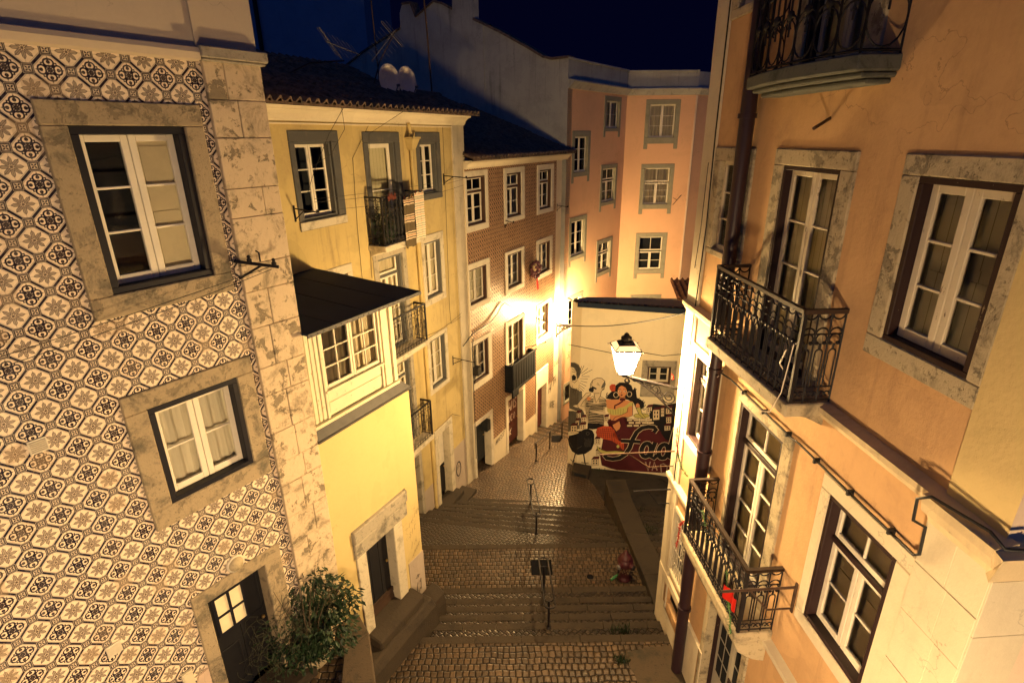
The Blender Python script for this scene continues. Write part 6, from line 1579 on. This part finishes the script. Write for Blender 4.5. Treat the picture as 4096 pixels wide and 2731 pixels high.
# planter and bush
pc = Vector((-3.55, 7.10, 1.45))
bs = thing('bush', 'dark green leafy bush spilling from a stone planter beside the tiled house door', 'plant', tuple(pc))
mb = MB(); mb.lathe([(.26,0),(.34,.18),(.38,.30),(.40,.34),(.36,.35),(.34,.30),(0.001,.29)], pc, 16); mb.build('planter', M['pot'], bs)
rb = random.Random(31); mb = MB(); 
cl = [((0,0,.75),(.55,.45,.4),620),((.25,.25,1.15),(.42,.38,.38),380),((-.35,.15,1.05),(.42,.38,.38),330),((.5,-.15,.8),(.36,.32,.32),260),((-.05,-.3,.55),(.45,.25,.3),260),((.1,.1,1.5),(.28,.22,.34),170),((.62,.35,1.05),(.22,.2,.25),90),((.25,.35,1.6),(.1,.1,.2),26),((-.5,.05,1.3),(.2,.15,.15),55)]
for c, rr, n in cl: leafy(mb, (pc.x+c[0], pc.y+c[1], pc.z+c[2]), (rr[0]*1.1, rr[1]*1.1, rr[2]*1.1), int(n*1.35), .115, rb, .45)
mb.build('foliage', M['leaf'], bs)
mb = MB()
for k in range(26):
    a = rb.uniform(0,6.28); q = rb.uniform(.2,.75); h_ = rb.uniform(.6,1.9)
    mb.tube([(pc.x+.1*math.cos(a),pc.y+.1*math.sin(a),pc.z+.3),(pc.x+q*.5*math.cos(a),pc.y+q*.5*math.sin(a),pc.z+.3+h_*.5),(pc.x+q*math.cos(a),pc.y+q*.8*math.sin(a),pc.z+.2+h_)], [.014,.009,.004], 5)
mb.build('stem', M['bark'], bs)
vn = thing('dry_vine', 'tangle of thin dry vine in front of the dark door of the tiled house', 'plant', tuple(LT.w(3.2,-.25,1.7)))
mb = MB()
for k in range(90):
    c = LT.w(rb.uniform(2.8,3.75), -.2-rb.random()*.3, rb.uniform(1.9,3.3)); a = rb.uniform(0,6.28); R0 = rb.uniform(.12,.3)
    e1 = Vector((rb.uniform(-1,1),rb.uniform(-1,1),rb.uniform(-.4,.4))).normalized(); e2_ = Vector((rb.uniform(-.5,.5),rb.uniform(-.5,.5),1)).normalized()
    mb.tube(circ(c, R0, e1, e2_, a, a+rb.uniform(1.5,4), 7), .0035, 3)
mb.build('stem', M['leaf2'], vn)
mb = MB(); leafy(mb, tuple(LT.w(3.3,-.35,2.5)), (.4,.4,.7), 170, .08, rb, .4); mb.build('foliage', M['leaf'], vn)
def tuft(c, r, n, lab, name='weed_tuft'):
    mb = MB()
    for _ in range(n):
        a = rb.uniform(0,6.28); q = rb.random()*r; p = Vector((c[0]+q*math.cos(a)*1.4, c[1]+q*math.sin(a), c[2])); h_ = rb.uniform(.04,.13); b = Vector((rb.uniform(-.05,.05),rb.uniform(-.05,.05),h_)); w = Vector((rb.uniform(-1,1),rb.uniform(-1,1),0)).normalized()*.012
        mb.face([p-w, p+w, p+b+w*.6, p+b*1.05]); 
    return single(mb, name, M['leaf'], lab, 'weeds', c, 'weeds growing on the steps')
tuft((2.35,9.02,-.14), .22, 120, 'dark weeds at the right end of the nearest steps'); tuft((2.15,8.2,.0), .13, 90, 'small weeds at the edge of the concrete patch')
tuft((3.9,13.5,-1.15), .3, 130, 'weeds on the dark ground behind the low wall, nearer clump'); tuft((3.75,14.8,-1.4), .35, 130, 'weeds on the dark ground behind the low wall, farther clump'); tuft((2.15,7.55,.0), .09, 60, 'weeds at the near corner of the concrete patch'); tuft((3.3,18.35,-2.28), .3, 150, 'weeds along the foot of the mural')
# handrails
def handrail(pa, pb, ha, hb, lab, over=.28, w=.11, loop=True):
    A, B = Vector(pa), Vector(pb); d = (B-A); dh = Vector((d.x,d.y,0)).normalized(); sd = Vector((-dh.y, dh.x, 0))
    t = thing('handrail', lab, 'handrail', tuple((A+B)/2), 0., 'iron handrails on the steps')
    for p, hh in ((A, ha), (B, hb)):
        mb = MB(); mb.tube([p-Vector((0,0,.1)), p+Vector((0,0,hh-.06))], .027, 8); mb.lathe([(.06,0),(.05,.025),(.028,.03)], p, 10)
        if loop: mb.tube([p+Vector((0,0,hh))-sd*w, p+Vector((0,0,hh-.07))-sd*w*.6, p+Vector((0,0,hh-.07))+sd*w*.6, p+Vector((0,0,hh))+sd*w], .014, 6)
        mb.build('post', M['iron'], t)
    TA, TB = A+Vector((0,0,ha)), B+Vector((0,0,hb)); dd = (TB-TA).normalized()
    P, Q = TA-dd*over, TB+dd*over; mb = MB()
    if loop:
        up = sd.cross(dd)
        path = [P+sd*w, Q+sd*w] + circ(Q, w, dd, sd, H, -H, 8)[1:-1] + [Q-sd*w, P-sd*w] + circ(P, w, dd, sd, -H, -3*H, 8)[1:-1]
        mb.tube(path, .02, 7, closed=True)
    else:
        mb.tube([P, Q], .02, 7); mb.tube([P-Vector((0,0,.22)), Q-Vector((0,0,.22))], .013, 6); mb.tube([P, P-Vector((0,0,.22))], .016, 6)
    mb.build('rail', M['iron'], t)
handrail((.73,9.15,-.14), (.72,10.73,-.70), .82, .86, 'black looped handrail standing on the nearest flight of steps')
handrail((.65,13.22,-.98), (.57,15.55,-1.68), .82, .86, 'black looped handrail standing in the middle of the farther flight of steps')
handrail((.92,19.12,-2.27), (2.17,21.4,-2.60), .85, .85, 'black double bar handrail at the far end of the street beside the mural', .12, loop=False)
hr3 = [o_ for o_ in bpy.data.objects if o_.name.startswith('handrail') and o_.get('label','').startswith('black double')][0]
mb = MB(); p = Vector((1.55,20.27,-2.43)); mb.tube([p-Vector((0,0,.1)), p+Vector((0,0,.82))], .024, 8); mb.build('post', M['iron'], hr3)
single(MB().box(.44,1.0,11.44,11.99,-.86,-.825), 'cover_plate', M['iron_plate'], 'square black iron cover plate in the paving at the foot of the nearest handrail', 'manhole cover', (.72,11.7,-.84), 'iron covers', .006)
mb = MB(); mb.hexa([(1.66,20.95,-2.56),(2.02,20.85,-2.56),(2.2,21.5,-2.6),(1.72,21.5,-2.6),(1.66,20.95,-2.50),(2.02,20.85,-2.50),(2.2,21.5,-2.50),(1.72,21.5,-2.50)]); single(mb, 'cover_plate', M['iron_plate'], 'dark iron cover plate in the street behind the farthest handrail', 'manhole cover', (1.9,21.2,-2.5), 'iron covers')
mb = MB(); mb.lathe([(.09,0),(.09,.012),(.075,.014),(.001,.014)], (1.98,11.35,-.845), 16); single(mb, 'manhole_lid', M['iron_plate'], 'small round iron lid in the paving near the hydrant', 'manhole cover', (1.98,11.35,-.84), 'iron covers')
mb = MB(); mb.lathe([(.11,0),(.11,.012),(.09,.014),(.001,.014)], (1.26,8.1,-.004), 16)
# hydrant
hy = thing('fire_hydrant', 'dark red fire hydrant standing on the paved landing beside the low wall', 'fire hydrant', (2.86,11.3,-.84))
hc = (2.86,11.3,-.84)
mb = MB(); mb.lathe([(.17,0),(.18,.05),(.15,.08),(.135,.12),(.135,.30),(.17,.36),(.20,.44),(.21,.54),(.19,.62),(.15,.66)], hc, 18); mb.build('body', M['hydrant'], hy)
mb = MB(); mb.lathe([(.165,.661),(.16,.70),(.11,.76),(.06,.79),(.05,.86),(.0,.87)], hc, 16); mb.build('cap', M['hydrant'], hy)
for dx, dy in ((.6,-.8),(-.75,-.65)):
    d = Vector((dx,dy,0)).normalized(); c = Vector(hc)+Vector((0,0,.52)); mb = MB(); mb.tube([c+d*.17, c+d*.27], .075, 12); o_ = mb.build('outlet', M['hydrant'], hy)
    mb = MB(); mb.tube([c+d*.27, c+d*.29, c+d*.30], [.068,.068,.03], 12); mb.build('outlet_cap', M['alu'] if dx < 0 else M['iron'], o_)
mb = MB(); rg = random.Random(6)
for k in range(16):
    a = -2.6+.11*k; z = hc[2]+.46-.05*(k % 3)-.004*k; mb.tube([(hc[0]+.212*math.cos(a), hc[1]+.212*math.sin(a), z),(hc[0]+.212*math.cos(a+.08), hc[1]+.212*math.sin(a+.08), z+rg.uniform(-.04,.04))], .006, 4)
mb.build('scribble', M['wreath_tan'], hy)
bt = MB(); bt.tube([(2.5,11.2,-.80),(2.62,11.3,-.79),(2.70,11.36,-.785),(2.78,11.42,-.78)], [.038,.038,.02,.014], 9); single(bt, 'bottle', M['bottle'], 'green glass bottle lying on the paving beside the hydrant', 'bottle', (2.6,11.3,-.84))
mb = MB(); mb.lathe([(.035,0),(.035,.10),(.02,.12)], (-2.93,6.66,1.5), 10); single(mb, 'drink_can', M['wreath_tan'], 'small drink can standing by the retaining wall below the bush', 'can', (-2.93,6.66,1.5))

# ================================================================== street lamps
def lantern(t, c, k=1., glass='lamp', dirs=None):
    """four-sided street lantern, c = centre of the glass body"""
    x, y, z = c
    def ring(r, zz): return [(x+r*a, y+r*b, z+zz) for a, b in ((-1,-1),(1,-1),(1,1),(-1,1))]
    lo, hi = ring(.115*k,-.27*k), ring(.205*k,.15*k)
    g = MB(); l2, h2 = ring(.105*k,-.26*k), ring(.192*k,.145*k); g.hexa(l2+h2); g.build('glass', M[glass], t)
    f = MB()
    for i in range(4): f.tube([lo[i], hi[i]], .011*k, 5); f.tube([lo[i], lo[(i+1) % 4]], .011*k, 5); f.tube([hi[i], hi[(i+1) % 4]], .014*k, 5)
    for i in range(4): p = Vector(hi[i]); q = Vector((x,y,z+.15*k)); f.tube([p, p+(p-q)*.22+Vector((0,0,-.02))], .008, 4)
    f.lathe([(.02,-.36*k),(.045*k,-.34*k),(.05*k,-.30*k),(.115*k,-.275*k)], (x,y,z), 8); f.build('lantern_frame', M['iron'], t)
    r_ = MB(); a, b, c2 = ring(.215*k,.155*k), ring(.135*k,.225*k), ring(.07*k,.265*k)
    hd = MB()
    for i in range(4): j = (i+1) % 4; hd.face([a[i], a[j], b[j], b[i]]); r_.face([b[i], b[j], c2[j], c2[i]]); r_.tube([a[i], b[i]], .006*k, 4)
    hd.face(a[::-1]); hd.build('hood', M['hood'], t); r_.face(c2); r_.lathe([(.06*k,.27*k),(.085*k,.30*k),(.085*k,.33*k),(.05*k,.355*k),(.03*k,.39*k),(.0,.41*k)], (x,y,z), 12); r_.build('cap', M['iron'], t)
def bracket(t, root, tip, low, n=1., q=1.3):
    A, B, Lw = Vector(root), Vector(tip), Vector(low); d = (B-A); L = d.length; d.normalize(); dn = (Lw-A).normalized(); hh = (Lw-A).length
    b = MB(); b.tube([A, B], .024*q, 7); b.tube([A+Vector((0,0,.12)), Lw-Vector((0,0,.08))], .022*q, 6)
    # sweeping brace and scrolls
    C = [A.lerp(B, s)+dn*hh*(1-s)**1.8 for s in [i/14 for i in range(15)]]; b.tube(C, .016*q, 6)
    for s, r in ((.18,.15),(.42,.11),(.62,.075),(.8,.055)):
        c = A.lerp(B, s)+dn*(hh*(1-s)**1.8*.5); r *= n
        b.tube([c+(d*math.cos(a)+dn*math.sin(a))*r*(1-a/15) for a in [i*.5 for i in range(24)]], .0095*q, 5)
        b.tube([c+(d*math.cos(a)-dn*math.sin(a))*r*.55*(1-a/14)+d*r*1.2 for a in [i*.5 for i in range(20)]], .008*q, 5)
    b.tube([B-d*.08+dn*.0+(d*math.cos(a)+dn*math.sin(a))*.06*(1-a/18)+dn*.09 for a in [i*.5 for i in range(22)]], .011, 5)
    b.build('bracket', M['iron'], t)
l1 = thing('street_lamp', 'lit lantern on a scrolled bracket at the orange house corner before the mural', 'street lamp', (3.26,9.72,5.3), 0., 'lit lantern street lamps')
lantern(l1, (2.18,9.80,6.02), 1.2); bracket(l1, (3.27,9.70,5.36), (2.17,9.80,5.62), (3.27,9.70,4.72))
l2 = thing('street_lamp', 'lit lantern on a bracket by the brown tiled house, behind the mural house', 'street lamp', (2.05,24.18,1.7), 0., 'lit lantern street lamps')
lantern(l2, (2.92,23.35,2.42), 1.05, 'lamp_far'); bracket(l2, (2.08,24.14,1.78), (2.92,23.35,2.05), (2.08,24.14,1.3), 1., 2.2)
l0 = thing('street_lamp', 'lit lantern street lamp on a tall iron post at the near end of the landing', 'street lamp', (.3,-.5,0), 0., 'lit lantern street lamps')
mb = MB(); mb.lathe([(.16,0),(.16,.3),(.1,.36),(.075,.5),(.055,1.2),(.05,4.3),(.09,4.35),(.03,4.45)], (.3,-.5,0), 14); mb.build('post', M['iron'], l0); lantern(l0, (.3,-.5,4.85), 1.1, 'lamp_near')
# overhead cable across the street
mb = MB(); a, b = BF.w(3.0,-.06,4.2), Vector((3.25,9.75,6.9)); 
mb.tube([a.lerp(b, t)-Vector((0,0,1.1*4*t*(1-t)*.5)) for t in [i/24 for i in range(25)]], .012, 5); single(mb, 'overhead_cable', M['cable'], 'thin black cable slung across the street from the brown tiled house to the orange house', 'cable', tuple(a))
# festoon on the lower right balcony
def tinsel(pts, mat, lab, rad=.06, dens=170):
    P = [RFF.w(*p) for p in pts]; mb = MB(); rt = random.Random(len(lab))
    seg = []; 
    for p, q in zip(P, P[1:]): seg += [p.lerp(q, i/8) for i in range(8)]
    seg.append(P[-1]); mb.tube(seg, .008, 4)
    tot = sum((q-p).length for p, q in zip(P, P[1:]))
    for _ in range(int(dens*tot)):
        i = rt.randrange(len(seg)-1); c = seg[i].lerp(seg[i+1], rt.random()); d = Vector((rt.gauss(0,1),rt.gauss(0,1),rt.gauss(0,1))).normalized()*rad*rt.uniform(.6,1.1); s = d.orthogonal().normalized()*.006
        mb.face([c-s, c+s, c+d])
    return single(mb, 'tinsel', mat, lab, 'tinsel', tuple(P[0]), 'tinsel strung on the lower right balcony')
tinsel([(.02,-.52,5.35),(.1,-.55,5.1),(.2,-.53,4.9)], M['red_tinsel'], 'red tinsel hanging from above at the far end of the lower balcony')
tinsel([(.2,-.55,4.95),(.35,-.53,4.78),(.55,-.5,4.74)], M['green_tinsel'], 'green tinsel tied round the far end of the lower balcony handrail')
tinsel([(.12,-.52,5.6),(.05,-.5,5.45)], M['green_tinsel'], 'short green tinsel between the red pieces above the lower balcony')
tinsel([(.7,-.52,3.95),(.62,-.55,3.8),(.62,-.56,3.35)], M['red_tinsel'], 'red tinsel dangling below the far corner of the lower balcony')
tinsel([(1.25,-.5,4.6),(1.4,-.46,4.3),(1.5,-.46,4.15)], M['green_tinsel'], 'green tinsel bunched behind the middle bars of the lower balcony')
tinsel([(2.2,-.5,4.3),(2.35,-.52,4.05),(2.5,-.52,3.8),(2.62,-.54,3.6)], M['green_tinsel'], 'green tinsel drooping down the near corner of the lower balcony')
def bow(u0, u1, z0, z1, v):
    mb = MB(); n = 8
    for i in range(n):
        a, b = i/n, (i+1)/n; f = lambda t: (u0+(u1-u0)*t, v-.03*math.sin(t*9), 0)
        A_, B_ = f(a), f(b); mb.face([tuple(RFF.w(A_[0],A_[1],z0+.06*a)), tuple(RFF.w(B_[0],B_[1],z0+.06*b)), tuple(RFF.w(B_[0],B_[1],z1+.06*b)), tuple(RFF.w(A_[0],A_[1],z1+.06*a))], True)
    return single(mb, 'red_cloth', M['red_cloth'], 'bright red cloth tied to the near corner bars of the lower right balcony', 'cloth', tuple(RFF.w((u0+u1)/2, v, z0)))
bow(2.3, 2.68, 3.98, 4.2, -.56)
hat = MB(); q = RFF.w(-1.5,-.1,5.55); hat.ball(q, .025, 8); hat.tube([q, q+Vector((-.01,0,.06)), q+Vector((-.03,0,.1))], [.025,.015,.006], 8); single(hat, 'red_ornament', M['red_cloth'], 'small red ornament fixed above the lamp bracket on the orange house corner', 'ornament', tuple(q))

# ================================================================== sky, light, camera
w = bpy.data.worlds.new('World'); scene.world = w; w.use_nodes = True; nt = w.node_tree
bg = nt.nodes['Background']; sky = nt.nodes.new('ShaderNodeTexSky'); sky.sky_type = 'NISHITA'; sky.sun_disc = False
sky.sun_elevation = math.radians(-4); sky.sun_rotation = math.radians(180); sky.altitude = 50
# night sky: dark navy ahead, blue glow added overhead and behind to fill shadows
tc = nt.nodes.new('ShaderNodeTexCoord'); dp = nt.nodes.new('ShaderNodeVectorMath'); dp.operation = 'DOT_PRODUCT'
dp.inputs[1].default_value = (0, -.6, .8); nt.links.new(tc.outputs['Generated'], dp.inputs[0])
mr = nt.nodes.new('ShaderNodeMapRange'); mr.interpolation_type = 'SMOOTHSTEP'; mr.inputs[1].default_value = -.4; mr.inputs[2].default_value = 1.
nt.links.new(dp.outputs['Value'], mr.inputs[0])
mx = nt.nodes.new('ShaderNodeMix'); mx.data_type = 'RGBA'; mx.inputs[6].default_value = (.0006,.0009,.0085,1); mx.inputs[7].default_value = (.009,.031,.12,1)
nt.links.new(mr.outputs[0], mx.inputs[0])
ad = nt.nodes.new('ShaderNodeMix'); ad.data_type = 'RGBA'; ad.blend_type = 'ADD'; ad.inputs[0].default_value = .02
nt.links.new(mx.outputs[2], ad.inputs[6]); nt.links.new(sky.outputs[0], ad.inputs[7]); nt.links.new(ad.outputs[2], bg.inputs[0]); bg.inputs[1].default_value = 1.
f, pt_, rl = 1260.7, .35617, -.01196
cp, sp = math.cos(pt_), math.sin(pt_)
fw_ = Vector((0, cp, -sp)); r0 = Vector((1,0,0)); u0 = Vector((0, sp, cp))
Rv = r0*math.cos(rl)+u0*math.sin(rl); Uv = -r0*math.sin(rl)+u0*math.cos(rl)
cd = bpy.data.cameras.new('camera'); cam = bpy.data.objects.new('camera', cd); COL.objects.link(cam)
m4 = Matrix((Rv, Uv, -fw_)).transposed().to_4x4(); m4.translation = (0,0,10); cam.matrix_world = m4
cd.sensor_width = 36; cd.lens = 36*f/2352; cd.clip_end = 500; cd.clip_start = .05; scene.camera = cam
scene.view_settings.view_transform = 'Standard'; scene.view_settings.look = 'None'; scene.view_settings.exposure = 0.; scene.view_settings.gamma = 1.
scene.cycles.max_bounces = 5; scene.cycles.diffuse_bounces = 3; scene.cycles.glossy_bounces = 2; scene.cycles.transparent_max_bounces = 6; scene.cycles.sample_clamp_indirect = 6.
scene.cycles.use_denoising = True
